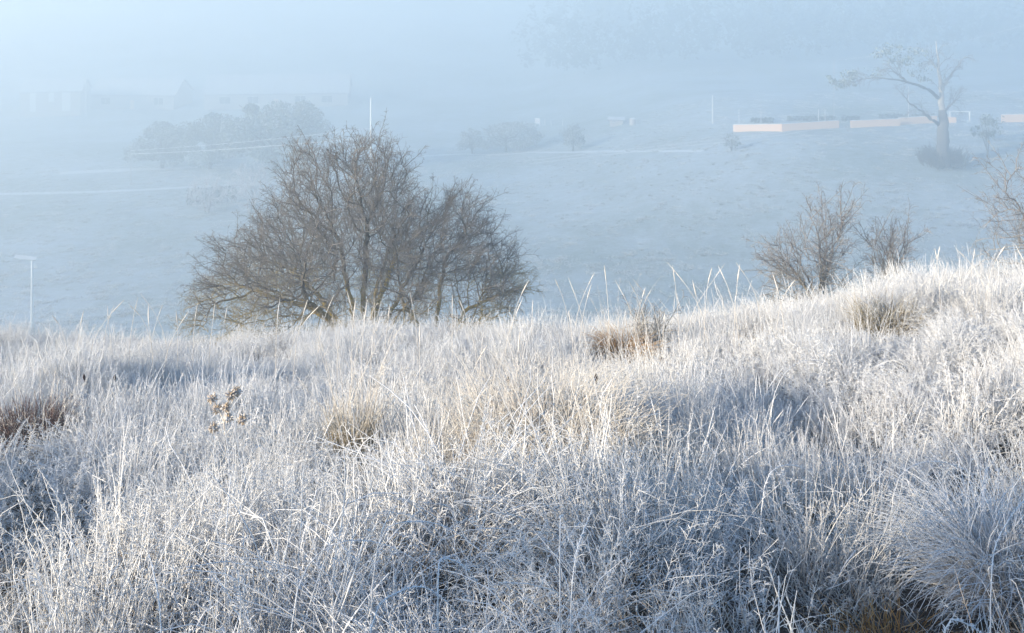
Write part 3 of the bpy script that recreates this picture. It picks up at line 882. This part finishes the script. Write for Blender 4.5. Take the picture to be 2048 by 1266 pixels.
seeds = [((x0 * K_, y0 * K_, 0), [(x1 * K_, y1 * K_, z1 * K_), (x2 * K_, y2 * K_, z2 * K_)]) for x0, y0, x1, y1, z1, x2, y2, z2 in (
    (-.10, 0, -.15, 0, .8, -.35, 0, 1.9), (.02, .1, .05, .1, .9, .1, .2, 2.1), (.12, -.05, .25, 0, .8, .5, -.1, 1.7),
    (-.2, .05, -.75, -.1, .65, -2.1, -.2, 1.15), (.25, .1, .6, .2, .7, 1.1, .3, 1.6), (-.05, -.15, -.35, -.8, .7, -.7, -1.3, 1.3),
    (1.35, 0, 1.4, 0, .7, 1.5, .1, 1.5), (1.5, .1, 1.9, .1, .6, 2.5, .1, .9), (1.3, -.1, 1.1, -.6, .6, .9, -1.1, 1.1),
    (.1, .2, .3, .9, .7, .5, 1.5, 1.3), (1.55, -.1, 1.8, -.8, .55, 2.1, -1.2, .8), (-.25, .1, -.8, .6, .6, -1.5, 1.0, 1.1))]
shrub('hawthorn_bush', 'large leafless hawthorn bush with lichen covered branches behind the grass edge', 'bush', hb, seeds, A, M_bark,
      .08, .7, .115, 80, .0036, [(1, .12, .40, .0022, .0075, .25)], thick=.020, seed=3, rmax=.085, shoots=1500)

def scrub(name, label, px, pyb, Yd, spec, nA, seed, mat, tw=None, tip=.0028, cat='shrub', up=0):
    """spec: outline in photo pixels around (px, pyb)"""
    base = at(px, pyb, Yd); base[2] = gz(base[0], Yd) - .03
    o_x = np.array([at(a, b_, Yd)[0] - base[0] for a, b_ in spec]); o_z = np.array([at(a, b_, Yd)[2] - base[2] for a, b_ in spec])
    r = np.random.default_rng(seed); A = []
    w = (o_x.max() - o_x.min()) / 2
    while len(A) < nA:
        x = r.uniform(o_x.min(), o_x.max()); top = np.interp(x, o_x, o_z)
        y = r.uniform(-1, 1) * w * .7 ; z = top * r.random() ** .7 * math.sqrt(max(0.05, 1 - (y / (w * .8)) ** 2))
        if z < .15: continue
        A.append((x, y, z))
    seeds = []
    for j in range(7):
        a = r.random() * 6.28; tx = r.uniform(o_x.min(), o_x.max()) * .6; tz = np.interp(tx, o_x, o_z) * .55
        seeds.append(((.07 * math.cos(a), .07 * math.sin(a), 0), [(tx * .4, .1 * math.sin(a), tz * .5), (tx, w * .35 * math.sin(a), tz)]))
    return shrub(name, label, cat, base, seeds, np.array(A), mat, 0.06, .5, .11, 60, tip, tw or [(1, .06, .22, .0018, .02, .3)], thick=.015, seed=seed, rmax=.03, shoots=nA // 10)

scrub('bare_shrub', 'taller grey bare shrub rising from the bank edge at the right', 1640, 585, 13.0,
      [(1530, 500), (1550, 455), (1590, 440), (1600, 395), (1640, 388), (1690, 392), (1700, 430), (1705, 540)], 1400, 21, M_bark2)
scrub('bare_shrub', 'smaller sparse bare shrub to the right of the taller grey one', 1770, 560, 13.2,
      [(1715, 520), (1730, 462), (1765, 440), (1800, 430), (1832, 425), (1838, 440), (1830, 500)], 600, 33, M_bark2)
scrub('thorn_bush', 'thorny bare bush reaching in from the right edge', 2090, 560, 12.2,
      [(1975, 500), (1982, 440), (2005, 345), (2030, 300), (2080, 270), (2150, 280), (2210, 400), (2220, 520)], 900, 44, M_bark2, [(1, .08, .3, .0019, .02, .1)])
scrub('bramble_tangle', 'low dark tangle of twigs behind the ginger tussock', 1305, 650, 9.7,
      [(1255, 618), (1270, 598), (1300, 590), (1330, 604), (1345, 625)], 180, 51, M_bark2, [(2, .05, .14, .0022, .02, .2)], tip=.003)

# unseen leafless tree, added to throw shade across the lower right of the bank
r_ = np.random.default_rng(77); A = r_.normal(0, 1, (1700, 3)); A /= np.linalg.norm(A, axis=1, keepdims=True); A *= r_.random((1700, 1)) ** .4
A = A * np.array([3.0, 2.6, 2.4]) + np.array([0, 0, 3.1]); A = A[A[:, 2] > .8]
tb = np.array([-7.2, -3.0, gz(-7.2, -3.0) - .05])
shrub('shade_tree', 'leafless tree added out of view, behind left of the viewpoint, to shade the bank', 'tree', tb,
      [((.1 * math.cos(a), .1 * math.sin(a), 0), [(.3 * math.cos(a), .3 * math.sin(a), 1.0), (1.3 * math.cos(a), 1.2 * math.sin(a), 2.4)]) for a in (0, 1.1, 2.3, 3.4, 4.4, 5.4)],
      A, M_bark, .14, 1.4, .2, 60, .010, [(1, .2, .5, .009, .04, .2)], thick=.04, seed=78, rmax=.12)

# ------------------------------------------------------------------ far trees
def crown_cards(n, ell, seed, size, clumps=26):
    """leaf-clump faces spread through an ellipsoid made of smaller clumps; returns verts, quads"""
    r = np.random.default_rng(seed)
    c = r.normal(0, 1, (clumps, 3)); c /= np.linalg.norm(c, axis=1, keepdims=True); c *= r.uniform(.45, .88, (clumps, 1))
    c[:, 2] = np.where(c[:, 2] < -.5, -.4, c[:, 2])
    k = r.integers(0, clumps, n)
    d = r.normal(0, 1, (n, 3)); d /= np.linalg.norm(d, axis=1, keepdims=True)
    p = c[k] + d * (r.uniform(.12, .42, (clumps, 1))[k]) * r.random((n, 1)) ** .4
    p = p * np.array(ell)
    a = r.normal(0, 1, (n, 3)); a /= np.linalg.norm(a, axis=1, keepdims=True)
    b = np.cross(a, r.normal(0, 1, (n, 3))); b /= np.linalg.norm(b, axis=1, keepdims=True)
    s = size * r.uniform(.5, 1.4, (n, 1))
    V = np.stack([p - a * s, p + b * s * .5, p + a * s, p - b * s * .5], 1).reshape(-1, 3)
    return V, np.arange(n * 4).reshape(n, 4)

def far_tree(name, label, px, py_base, py_top, wpx, n, seed, mat, trunk_r=.3, cat='tree', group=None, low=.15, Yd=None, size=.35, tk=26):
    base = on_ground(px, py_base) if Yd is None else at(px, py_base, Yd)
    base[2] = gz(base[0], base[1]) - .1
    m = base[1] / ray(px, py_base)[1] / F
    H = at(px, py_top, base[1])[2] - base[2]; Wt = wpx * m / 2
    root = tag(empty(name, tuple(base)), label, cat, group)
    r = np.random.default_rng(seed)
    zc = H * (low + (1 - low) / 2)
    v, f = crown_cards(n, (Wt, Wt * .8, H * (1 - low) / 2), seed, size)
    v[:, 2] += zc
    P = [[(0, 0, 0), (r.normal(0, .1), 0, H * .3), (r.normal(0, .2), 0, H * .62)]]
    R = [[trunk_r, trunk_r * .7, trunk_r * .25]]
    for j in range(9):
        a = r.random() * 6.28; z0 = H * r.uniform(.15, .45)
        e = np.array([math.cos(a) * Wt * .7, math.sin(a) * Wt * .5, H * r.uniform(.5, .85)])
        P.append([(0, 0, z0), tuple(e * .5 + np.array([0, 0, z0 * .6])), tuple(e)]); R.append([trunk_r * .4, trunk_r * .25, trunk_r * .08])
    tv, tq, th = tubes(np.array(P, float), np.array(R), 7)
    link_mesh('trunk', tv, tq, M_gum, root, {'h': th * 0}, smooth=True)
    link_mesh('crown', v, f, mat, root)
    return root

far_tree('round_tree', 'large round headed tree fading in mist behind the hawthorn', 548, 345, 190, 240, 26000, 61, M_leafd, .5, low=.0, size=.2)
far_tree('bushy_tree', 'dim bushy tree at the left end of the misty clump', 325, 336, 246, 140, 12000, 62, M_leafd, .25, low=.0, size=.2)
far_tree('bushy_tree', 'dim bushy tree tucked under the round headed tree', 420, 338, 232, 150, 12000, 63, M_leafd, .25, low=.0, size=.2)
far_tree('misty_bush', 'wide grey bush in the mist right of the hawthorn top', 1012, 304, 240, 150, 9000, 64, M_leaf, .2, low=.0, size=.16)
far_tree('misty_bush', 'small pale bush left of the wide grey bush', 945, 308, 256, 70, 3000, 65, M_leaf, .15, low=.0, size=.15)
far_tree('misty_bush', 'narrow pointed bush below the row of marker posts', 1146, 303, 242, 56, 2600, 66, M_leaf, .15, low=.0, size=.14)
far_tree('misty_bush', 'small twiggy bush below the left end of the timber fences', 1463, 302, 262, 42, 500, 67, M_leaf, .08, low=.05, size=.12)
far_tree('small_tree', 'small lollipop shaped tree right of the big bare tree', 1974, 316, 222, 66, 900, 68, M_leafd, .09, low=.3, size=.14)

# frosted shrubbery left of the hawthorn, mid distance
def mid_shrub(label, px, pyb, pyt, wpx, seed, mat):
    base = on_ground(px, pyb); base[2] = gz(base[0], base[1]) - .05
    m = base[1] / F
    H = at(px, pyt, base[1])[2] - base[2]; w = wpx * m / 2
    r = np.random.default_rng(seed)
    A = r.normal(0, 1, (420, 3)); A /= np.linalg.norm(A, axis=1, keepdims=True); A *= r.random((420, 1)) ** .4
    A = A * np.array([w, w * .7, H * .5]) + np.array([0, 0, H * .52])
    seeds = [((.1 * math.cos(a), .1 * math.sin(a), 0), [(w * .3 * math.cos(a), w * .2 * math.sin(a), H * .4)]) for a in r.random(5) * 6.28]
    return shrub('frosted_bush', label, 'bush', base, seeds, A, mat, .3, 2.5, .35, 40, .02, [(2, .3, .9, .014, .2, .5)], thick=.06, seed=seed, rmax=.12)
M_fbark = bark_mat('rimed_twig_bark', lich=0, frost=1.1)
mid_shrub('pale frosted bush standing furthest left of the hawthorn', 415, 425, 345, 90, 71, M_fbark)
mid_shrub('taller pale frosted bush half hidden behind the hawthorn', 500, 428, 325, 110, 72, M_fbark)
mid_shrub('frosted bush mostly behind the hawthorn, nearest its left shoulder', 575, 425, 335, 70, 73, M_fbark)
# clipped hedge block
p0 = on_ground(372, 412); p1 = on_ground(470, 408)
def hedge(label, p0, p1, h, depth, mat=M_hedge, name='hedge'):
    root = tag(empty(name, (p0[0], p0[1], gz(p0[0], p0[1]))), label, 'hedge')
    L = np.hypot(*(p1[:2] - p0[:2])); n = int(L * h * 60) + 200
    r = np.random.default_rng(int(abs(p0[0]) * 10) + 3)
    s = r.random(n); q = p0[:2] + (p1 - p0)[:2] * s[:, None]
    nrm = np.array([-(p1 - p0)[1], (p1 - p0)[0]]) / L
    q = q + nrm * (r.random(n) * depth)[:, None]
    zz = ground_z(q[:, 0], q[:, 1]) + r.random(n) ** .7 * h * (.9 + .2 * r.random(n))
    c = np.column_stack([q, zz]) - np.array(root.location)
    a = r.normal(0, 1, (n, 3)); a /= np.linalg.norm(a, axis=1, keepdims=True); b = np.cross(a, r.normal(0, 1, (n, 3))); b /= np.linalg.norm(b, axis=1, keepdims=True)
    sz = r.uniform(.08, .22, (n, 1))
    V = np.stack([c - a * sz, c + b * sz * .6, c + a * sz, c - b * sz * .6], 1).reshape(-1, 3)
    o = link_mesh('leaves', V, np.arange(4 * n).reshape(n, 4), mat, root); o['kind'] = 'stuff'
    # woody core
    P = []
    for k in np.arange(0, L, .5):
        w_ = p0[:2] + (p1 - p0)[:2] * (k / L) + nrm * depth / 2
        z0 = gz(w_[0], w_[1]); P.append([(w_[0], w_[1], z0), (w_[0] + .05, w_[1], z0 + h * .5), (w_[0] + .1, w_[1], z0 + h * .9)])
    P = np.array(P) - np.array(root.location)
    v, f, hh = tubes(P, np.tile([.05, .035, .01], (len(P), 1)), 5)
    link_mesh('stems', v, f, M_gum, root, {'h': hh * 0})['kind'] = 'stuff'
    return root
hedge('low clipped dark hedge left of the hawthorn beside the pale path', p0, p1, 1.9, 1.2)

# ------------------------------------------------------------------ the big old bare tree
gb = on_ground(1885, 332); gb[2] = gz(gb[0], gb[1]) - .1
GYd = gb[1]
def G(px, py, dy=0.0):
    p = at(px, py, GYd + dy); return tuple(p - gb)
root = tag(empty('old_bare_tree', tuple(gb)), 'big old bare gum tree with a swollen trunk and pale broken limbs in the mist', 'tree')
LIMBS = []
def limb(name, pts, rr, mat, sides=9, seed=0):
    r = np.random.default_rng(seed)
    pts = np.array(pts, float); n = 16
    s = np.linspace(0, len(pts) - 1, n); i = np.clip(s.astype(int), 0, len(pts) - 2); f = (s - i)[:, None]
    C = pts[i] * (1 - f) + pts[i + 1] * f
    for _ in range(2): C[1:-1] = (C[:-2] + 2 * C[1:-1] + C[2:]) / 4
    C[1:-1] += r.normal(0, .04, (n - 2, 3))
    rad = np.interp(np.linspace(0, 1, n), np.linspace(0, 1, len(rr)), rr) * (1 + r.uniform(-.08, .08, n))
    LIMBS.append((C, rad))
    v, q, h = tubes(C[None], rad[None], sides)
    return link_mesh(name, v, q, mat, root, {'h': h * .2}, smooth=True), C
limb('trunk', [G(1886, 334), G(1886, 290), G(1887, 250), G(1884, 220)], [.78, .62, .56, .48, .34], M_gum, 14, 1)
limb('limb', [G(1884, 224), G(1884, 190), G(1880, 160), G(1876, 120), G(1872, 80)], [.33, .27, .19, .11, .03], M_gumpale, 9, 2)
limb('limb', [G(1881, 184), G(1893, 160, .5), G(1908, 143, 1), G(1932, 112, 1.5)], [.19, .16, .09, .03], M_gumpale, 8, 3)
limb('limb', [G(1878, 250), G(1850, 228, -1), G(1820, 206, -2), G(1800, 185, -2)], [.20, .14, .08, .02], M_gum, 8, 4)
limb('limb', [G(1875, 195), G(1860, 180, -1), G(1825, 165, -2), G(1780, 156, -3), G(1735, 155, -3), G(1705, 165, -3)], [.20, .15, .11, .07, .045, .02], M_gum, 8, 5)
limb('limb', [G(1812, 162, -2), G(1795, 148, -2), G(1780, 137, -2)], [.14, .1, .03], M_gum, 6, 6)
limb('limb', [G(1890, 222), G(1905, 205, .5), G(1920, 195, 1)], [.16, .1, .03], M_gumpale, 6, 7)
limb('limb', [G(1872, 135), G(1864, 125), G(1858, 118)], [.1, .07, .03], M_gumpale, 6, 8)
# finer branching off the limbs
b = Bag()
for C, rad in LIMBS[1:]:
    Q, R1, H1 = twiglets(C[None], rad[None], 11, .25, 1, 1.0, 2.6, .026, (.4, 1.0)); b.add(*tubes(Q, R1, 4, np.full(R1.shape, .3)))
    Q, R2, H2 = twiglets(Q, R1, 5, .3, 1, .4, 1.1, .011, (.4, 1.0)); b.add(*tubes(Q, R2, 3, np.full(R2.shape, .5)))
    Q, R2, H2 = twiglets(Q, R2, 4, .3, 1, .2, .6, .008, (.4, 1.0)); b.add(*tubes(Q, R2, 3, np.full(R2.shape, .6)))
o = b.mesh('twigs', M_gum, root); o['kind'] = 'stuff'
# coppice shoots round the foot
r = np.random.default_rng(8); P = []; RR = []
for j in range(320):
    a = r.random() * 6.28; z0 = r.uniform(.1, 2.0)
    q_ = r.uniform(.7, 2.2)
    b0 = np.array([math.cos(a) * q_, math.sin(a) * q_, r.uniform(0, .9)]); d = np.array([math.cos(a) * .45, math.sin(a) * .4, r.uniform(.5, 1.5)]) * (1.25 - q_ * .25) + r.normal(0, .16, 3)
    P.append([b0, b0 + d * .5 + r.normal(0, .1, 3), b0 + d + r.normal(0, .15, 3)]); RR.append([.045, .03, .01])
P = np.array(P); RR = np.array(RR)
b = Bag(); b.add(*tubes(P, RR, 4, RR * 0))
Q, R2, H2 = twiglets(P, RR, 6, .3, 1, .2, .5, .009); b.add(*tubes(Q, R2, 3, R2 * 0))
o = b.mesh('coppice_shoots', M_gum, root); o['kind'] = 'stuff'
for cx, cy, w, h_, n_, sd in ((1690, 160, 80, 56, 700, 81), (1800, 112, 110, 60, 700, 82), (1838, 150, 60, 44, 160, 83), (1745, 146, 50, 34, 120, 84)):
    m = GYd / F
    v, f = crown_cards(n_, (w * m / 2, w * m / 2, h_ * m / 2), sd, .13, 22)
    v += np.array(G(cx, cy, -2)); link_mesh('leaf_clump', v, f, M_leafd, root)

# ------------------------------------------------------------------ lamp posts and poles
pt = at(64, 520, 66); zb = gz(pt[0], 66)
root = tag(empty('lamp_post', (pt[0], 66, zb)), 'slender white lamp post with a flat tilted head at the left of the paddock', 'lamp post')
pole_obj('pole', 0, 0, 0, pt[2] - zb, 0.10, .06, M_pale, root)
a = at(33, 511, 66) - pt; c = at(71, 519, 66) - pt
a = np.array([a[0], -.25, a[2] + pt[2] - zb]); c = np.array([c[0], .12, c[2] + pt[2] - zb])
ax = (c - a); L = np.linalg.norm(ax); ax /= L; sdv = np.cross(ax, [0, 0, 1]); sdv /= np.linalg.norm(sdv); upv = np.cross(sdv, ax)
sdv, upv = sdv * .64 - upv * .77, upv * .64 + sdv * .77      # the head is tipped towards the slope
v = np.array([a + sdv * s1 + upv * s2 + ax * s3 for s3 in (0, L) for s2 in (-.06, .06) for s1 in (-.13, .13)])
link_mesh('lamp_head', v, [[0, 2, 3, 1], [4, 5, 7, 6], [0, 1, 5, 4], [2, 6, 7, 3], [0, 4, 6, 2], [1, 3, 7, 5]], M_pale, root)

def far_pole(name, label, px, pyb, pyt, r0, mat=M_whitep, head=None, cat='pole', arm=0, Yd=None):
    b0 = on_ground(px, pyb) if Yd is None else at(px, pyb, Yd)
    z0 = gz(b0[0], b0[1]); top = at(px, pyt, b0[1])[2]
    root = tag(empty(name, (b0[0], b0[1], z0)), label, cat)
    pole_obj('post', 0, 0, -.1, top - z0, r0, r0 * .7, mat, root)
    if head == 'globe':
        m = bpy.data.meshes.new('lamp'); import bmesh
        bm = bmesh.new(); bmesh.ops.create_icosphere(bm, subdivisions=2, radius=.32); bm.to_mesh(m); bm.free()
        m.materials.append(M_whitep); o = bpy.data.objects.new('lamp', m); o.location = (0, 0, top - z0 + .2); o.parent = root; COL.objects.link(o)
    if arm:
        box_obj('crossarm', -arm, arm, -.06, .06, top - z0 - .5, top - z0 - .36, mat, root)
        for k in (-.9, -.45, .45, .9):
            pole_obj('insulator', arm * k, 0, top - z0 - .36, top - z0 - .18, .05, .04, M_whitep, root, 6)
    return b0, top
far_pole('street_lamp', 'street lamp with round head among the misty buildings at far left', 172, 232, 160, .11, head='globe', cat='street lamp')
b0, tp_ = far_pole('utility_pole', 'tall white pole standing above the top of the hawthorn', 742, 300, 196, .13, cat='pole', Yd=112)
far_pole('utility_pole', 'thin white pole on the rise left of the timber fences', 1425, 248, 190, .09, cat='pole')
far_pole('street_lamp', 'faint lamp post with a white head left of the big bare tree', 1817, 246, 172, .045, cat='street lamp')
for px, lab in ((1478, 'faint slim post behind the leftmost timber fence'), (1522, 'faint slim post behind the second timber fence'), (1637, 'faint left one of two slim posts behind the fences'), (1650, 'faint right one of two slim posts behind the fences')):
    far_pole('slim_post', lab, px, 247, 218, .05)
for px, a_, b_, lab in ((1090, 251, 237, 'first short white marker post beside the banded sign'), (1102, 252, 239, 'second short white marker post from the banded sign'), (1125, 251, 238, 'brightest short white marker post furthest from the banded sign')):
    far_pole('marker_post', lab, px, a_, b_, .07, cat='marker post')
# overhead cables
def cable(label, pts3, r):
    P = np.array(pts3)[None]; v, q, h = tubes(P, np.full(P.shape[:2], r), 5)
    tag(link_mesh('overhead_cable', v, q, M_wire), label, 'cable')
def span(px0, py0, Y0, px1, py1, Y1, sag, n=24):
    a = at(px0, py0, Y0); b_ = at(px1, py1, Y1); s = np.linspace(0, 1, n)[:, None]
    P = a * (1 - s) + b_ * s; P[:, 2] -= sag * 4 * (s * (1 - s))[:, 0]; return P
pY = b0[1]
far_pole('utility_pole', 'dim far pole at the left end of the overhead cables', 262, 345, 296, .05, mat=M_wallh, cat='pole', Yd=122)
cable('upper frosted overhead cable running left from the tall white pole', span(262, 301, 122, 742, 256, pY, .25), .022)
cable('lower frosted overhead cable running left from the tall white pole', span(262, 308, 122, 742, 274, pY, .25), .03)
far_pole('utility_pole', 'thin distant pole at the left end of the high cable near the big tree', 1668, 250, 118, .035, mat=M_wallh, cat='pole', Yd=125)
far_pole('utility_pole', 'thin distant pole holding the high cable beyond the big tree', 2075, 250, 40, .04, mat=M_wallh, cat='pole', Yd=125)
cable('high faint cable passing behind the crown of the big bare tree', span(1668, 120, 125, 2075, 42, 125, .8), .02)

# ------------------------------------------------------------------ banded sign, shed, tank
sp = on_ground(1075, 254); zs = gz(sp[0], sp[1]); m_ = sp[1] / F
root = tag(empty('banded_sign', (sp[0], sp[1], zs), math.radians(-20)), 'small bright white sign board with two thin red bands in the mist', 'sign')
hh = at(1075, 236, sp[1])[2] - zs; w = 11 * m_ / 2
for s_ in (-.8, .8): pole_obj('post', s_ * w, .06, 0, hh, .05, .05, M_whitep, root, 6)
for k in range(3):
    box_obj('board', -w, w, -.03, .03, hh - (k + 1) * .34 + .03, hh - k * .34, M_whitep, root)
for k in (1, 2): box_obj('red_band', -w, w, -.05, -.035, hh - k * .34 - .01, hh - k * .34 + .04, M_red, root)

def gable(name, label, cat, p, rz, L, D, H, RH, wall, roof=M_roof, windows=(), door=None, over=.35):
    """simple gabled building: front is local -Y"""
    root = tag(empty(name, (p[0], p[1], gz(p[0], p[1]) - .2), rz), label, cat)
    h = L / 2; d = D / 2
    v = [(-h, -d, 0), (h, -d, 0), (h, d, 0), (-h, d, 0), (-h, -d, H), (h, -d, H), (h, d, H), (-h, d, H), (-h, 0, H + RH), (h, 0, H + RH)]
    f = [[0, 1, 5, 4], [2, 3, 7, 6], [1, 2, 6, 9, 5], [3, 0, 4, 8, 7]]
    link_mesh('wall', np.array(v), f, wall, root)
    sl = RH / d; e = over; zt = .12
    for sg in (-1, 1):
        y0 = sg * (d + e); z0 = H - e * sl
        rv = [(-h - e, y0, z0 + .02), (h + e, y0, z0 + .02), (h + e, 0, H + RH + .02), (-h - e, 0, H + RH + .02)]
        rv += [(x, y, z + zt) for x, y, z in rv]
        link_mesh('roof', np.array(rv), BOXF.copy(), roof, root)
    for (cx, cz, w_, h_) in windows:
        fr = box_obj('window', cx - w_ / 2, cx + w_ / 2, -d - .05, -d + .02, cz - h_ / 2, cz + h_ / 2, M_whitep, root)
        for sx_ in (-1, 1):
            box_obj('pane', cx + sx_ * w_ / 4 - w_ / 4 + .05, cx + sx_ * w_ / 4 + w_ / 4 - .05, -d - .07, -d - .052, cz - h_ / 2 + .06, cz + h_ / 2 - .06, M_glass, fr)
    if door:
        box_obj('door', door[0] - .45, door[0] + .45, -d - .06, -d + .02, 0.2, 2.2, M_timber, root)
    return root

p = on_ground(1233, 250)
gable('garden_shed', 'small pale shed on the rise left of the timber fences', 'shed', p, math.radians(-10), 1.9, 1.4, 1.1, .2, M_wallh, windows=[(-.4, .8, .45, .35)])
p = on_ground(1265, 250); root = tag(empty('water_tank', (p[0], p[1], gz(p[0], p[1]))), 'small round beige water tank beside the pale shed', 'tank')
pole_obj('shell', 0, 0, 0, .9, .42, .42, M_wallh, root, 18)
pole_obj('lid', 0, 0, .9, 1.02, .44, .2, M_cap, root, 18)

# ------------------------------------------------------------------ timber fences at the far right of the field
def fence(label, a, b_, hpx, name='timber_fence'):
    p0 = on_ground(*a); p1 = on_ground(*b_)
    Y0 = (p0[1] + p1[1]) / 2
    p0 = at(a[0], a[1], p0[1]); p1 = at(b_[0], b_[1], p1[1])
    H = hpx * Y0 / F
    L = float(np.hypot(p1[0] - p0[0], p1[1] - p0[1])); rz = math.atan2(p1[1] - p0[1], p1[0] - p0[0])
    z0 = gz(p0[0], p0[1]) + .26; z1 = gz(p1[0], p1[1]) + .26
    root = tag(empty(name, (p0[0], p0[1], z0), rz), label, 'fence')
    n = max(1, int(round(L / 3.0)))
    for k in range(n):
        x0 = L * k / n; x1 = L * (k + 1) / n; g0 = (z1 - z0) * k / n; g1 = (z1 - z0) * (k + 1) / n
        v = box(x0 + .003, x1 - .003, -.02, .02, 0, 1)
        v[:, 2] = np.where(v[:, 0] < (x0 + x1) / 2, g0, g1) + v[:, 2] * H - (1 - v[:, 2]) * .8
        link_mesh('panel', v, BOXF.copy(), M_timber, root)
        v = box(x0 + .003, x1 - .003, -.06, .06, 0, 1)
        v[:, 2] = np.where(v[:, 0] < (x0 + x1) / 2, g0, g1) + H + v[:, 2] * .06
        link_mesh('rail', v, BOXF.copy(), M_cap, root)
    for k in range(n + 1):
        x0 = L * k / n; g0 = (z1 - z0) * k / n
        box_obj('post', x0 - .055, x0 + .055, .023, .10, g0 - .55, g0 + H + .02, M_timber, root)
    return root
fence('leftmost low sunlit timber fence, half behind the farm track', (1467, 264), (1570, 263), 10)
fence('long sunlit timber fence second from the left', (1564, 264), (1678, 256), 11)
fence('sunlit timber fence in the middle of the row', (1702, 256), (1800, 252), 10)
fence('sunlit timber fence just left of the big bare tree', (1798, 250), (1874, 246), 10)
fence('short piece of timber fence just right of the big bare tree', (1896, 246), (1912, 246), 7)
fence('timber fence at the right edge behind the small tree', (2004, 245), (2090, 243), 11)
def house_px(label, px, py, Yd, L, D, H, RH, rz, wall, windows=(), door=None, name='house'):
    p = at(px, py, Yd)
    return gable(name, label, 'house', p, rz, L, D, H, RH, wall, windows=windows, door=door)
for (x0, x1, py, lab) in ((1500, 1545, 250, 'dark hedge top behind the leftmost fence'), (1575, 1672, 246, 'dark hedge behind the second timber fence'), (1684, 1720, 246, 'dark hedge filling the gap between the fences'), (1760, 1870, 242, 'dark hedge behind the fences left of the big tree')):
    q0 = on_ground(x0, py - 3); q1 = on_ground(x1, py - 3)
    hedge(lab, q0, q1, .6, .8)
# pale pipe rail frame right of the tree
q0 = on_ground(1900, 243); q1 = on_ground(1944, 243); zt = at(1920, 224, q0[1])[2]
root = tag(empty('rail_frame', (q0[0], q0[1], gz(q0[0], q0[1]))), 'pale goal like rail frame just right of the big bare tree', 'frame')
Lf = q1[0] - q0[0]; Hf = zt - gz(q0[0], q0[1])
for x in (0, Lf): pole_obj('post', x, 0, -.2, Hf, .08, .08, M_whitep, root, 8)
box_obj('crossbar', -.08, Lf + .08, -.06, .06, Hf, Hf + .12, M_whitep, root)

house_px('wide low house with frosted roof behind the round headed tree', 560, 232, 215, 31, 12, 3.4, 3.4, math.radians(6), M_wallh, [(-11, 2.0, 2.4, 1.6), (-5, 2.0, 2.4, 1.6), (5.2, 2.0, 2.4, 1.6), (11, 2.0, 2.4, 1.6)], (0, 0))
house_px('low house with pale roof to the left of the round headed tree', 285, 232, 215, 19, 10, 3.4, 3.0, math.radians(-4), M_wallh, [(-6, 2.0, 2.2, 1.6), (6, 2.0, 2.2, 1.6)], (0, 0))
root = house_px('far left house with three white panels painted as sunlit patches of wall', 112, 222, 205, 12, 8, 5.4, 2.2, math.radians(10), M_wallh)
for a_, b2, c_, d_ in ((-4.0, -2.9, 1.2, 5.2), (-.3, .7, 3.2, 5.2), (2.3, 4.0, 1.2, 5.3)):  # white boxes imitate patches of sun on the wall
    box_obj('painted_sun_patch', a_, b2, -4.08, -4.0, c_, d_, M_whitep, root)
house_px('tiny pale house on the hillside at the top edge left of centre', 352, 16, 400, 5.0, 6, 3.6, 1.0, 0, M_wallp, [(0, 1.6, .8, .8)])
house_px('tiny pale house on the hillside above the middle of the field', 905, 36, 380, 2.6, 4, 2.8, 1.0, 0, M_wallp, [(0, 1.6, .6, .8)])

# woodland on the hill beyond: one misty mass
r = np.random.default_rng(90); V = []; n_t = 0
for j in range(700):
    px = 1050 + 1150 * r.random() ** .75; Yd = 205 + 160 * r.random() ** .8
    x = (px - 1024) / F * Yd * 1.0; z0 = gz(x, Yd)
    H = r.uniform(10, 19); H = min(H, 5.5 - z0)
    if H < 3: continue
    v, f = crown_cards(150, (H * .3, H * .3, H * .5), 900 + j, .6, 10)
    v += np.array([x, Yd, z0 + H * .5]); V.append(v)
V = np.concatenate(V)
tag(link_mesh('hillside_woodland', V, np.arange(len(V)).reshape(-1, 4), M_wood), 'dark woodland on the hill swallowed by blue mist at the upper right', 'woodland', kind='stuff')

# ------------------------------------------------------------------ mist
m, nt, N, L = new_mat('mist')
pv = N.new('ShaderNodeVolumePrincipled')
pv.inputs['Color'].default_value = (.80, .895, .94, 1)
pv.inputs['Density'].default_value = HAZE_DENSITY
pv.inputs['Anisotropy'].default_value = .4
o_ = N.new('ShaderNodeOutputMaterial'); L.new(pv.outputs[0], o_.inputs['Volume'])
hz = link_mesh('haze', box(-500, 500, -45, 500, GZ.min() - 1.0, 7.0), BOXF.copy(), m)
tag(hz, kind='stuff'); hz['label'] = 'pale blue morning mist filling the valley'
print('ground', GZ.min(), GZ.max())
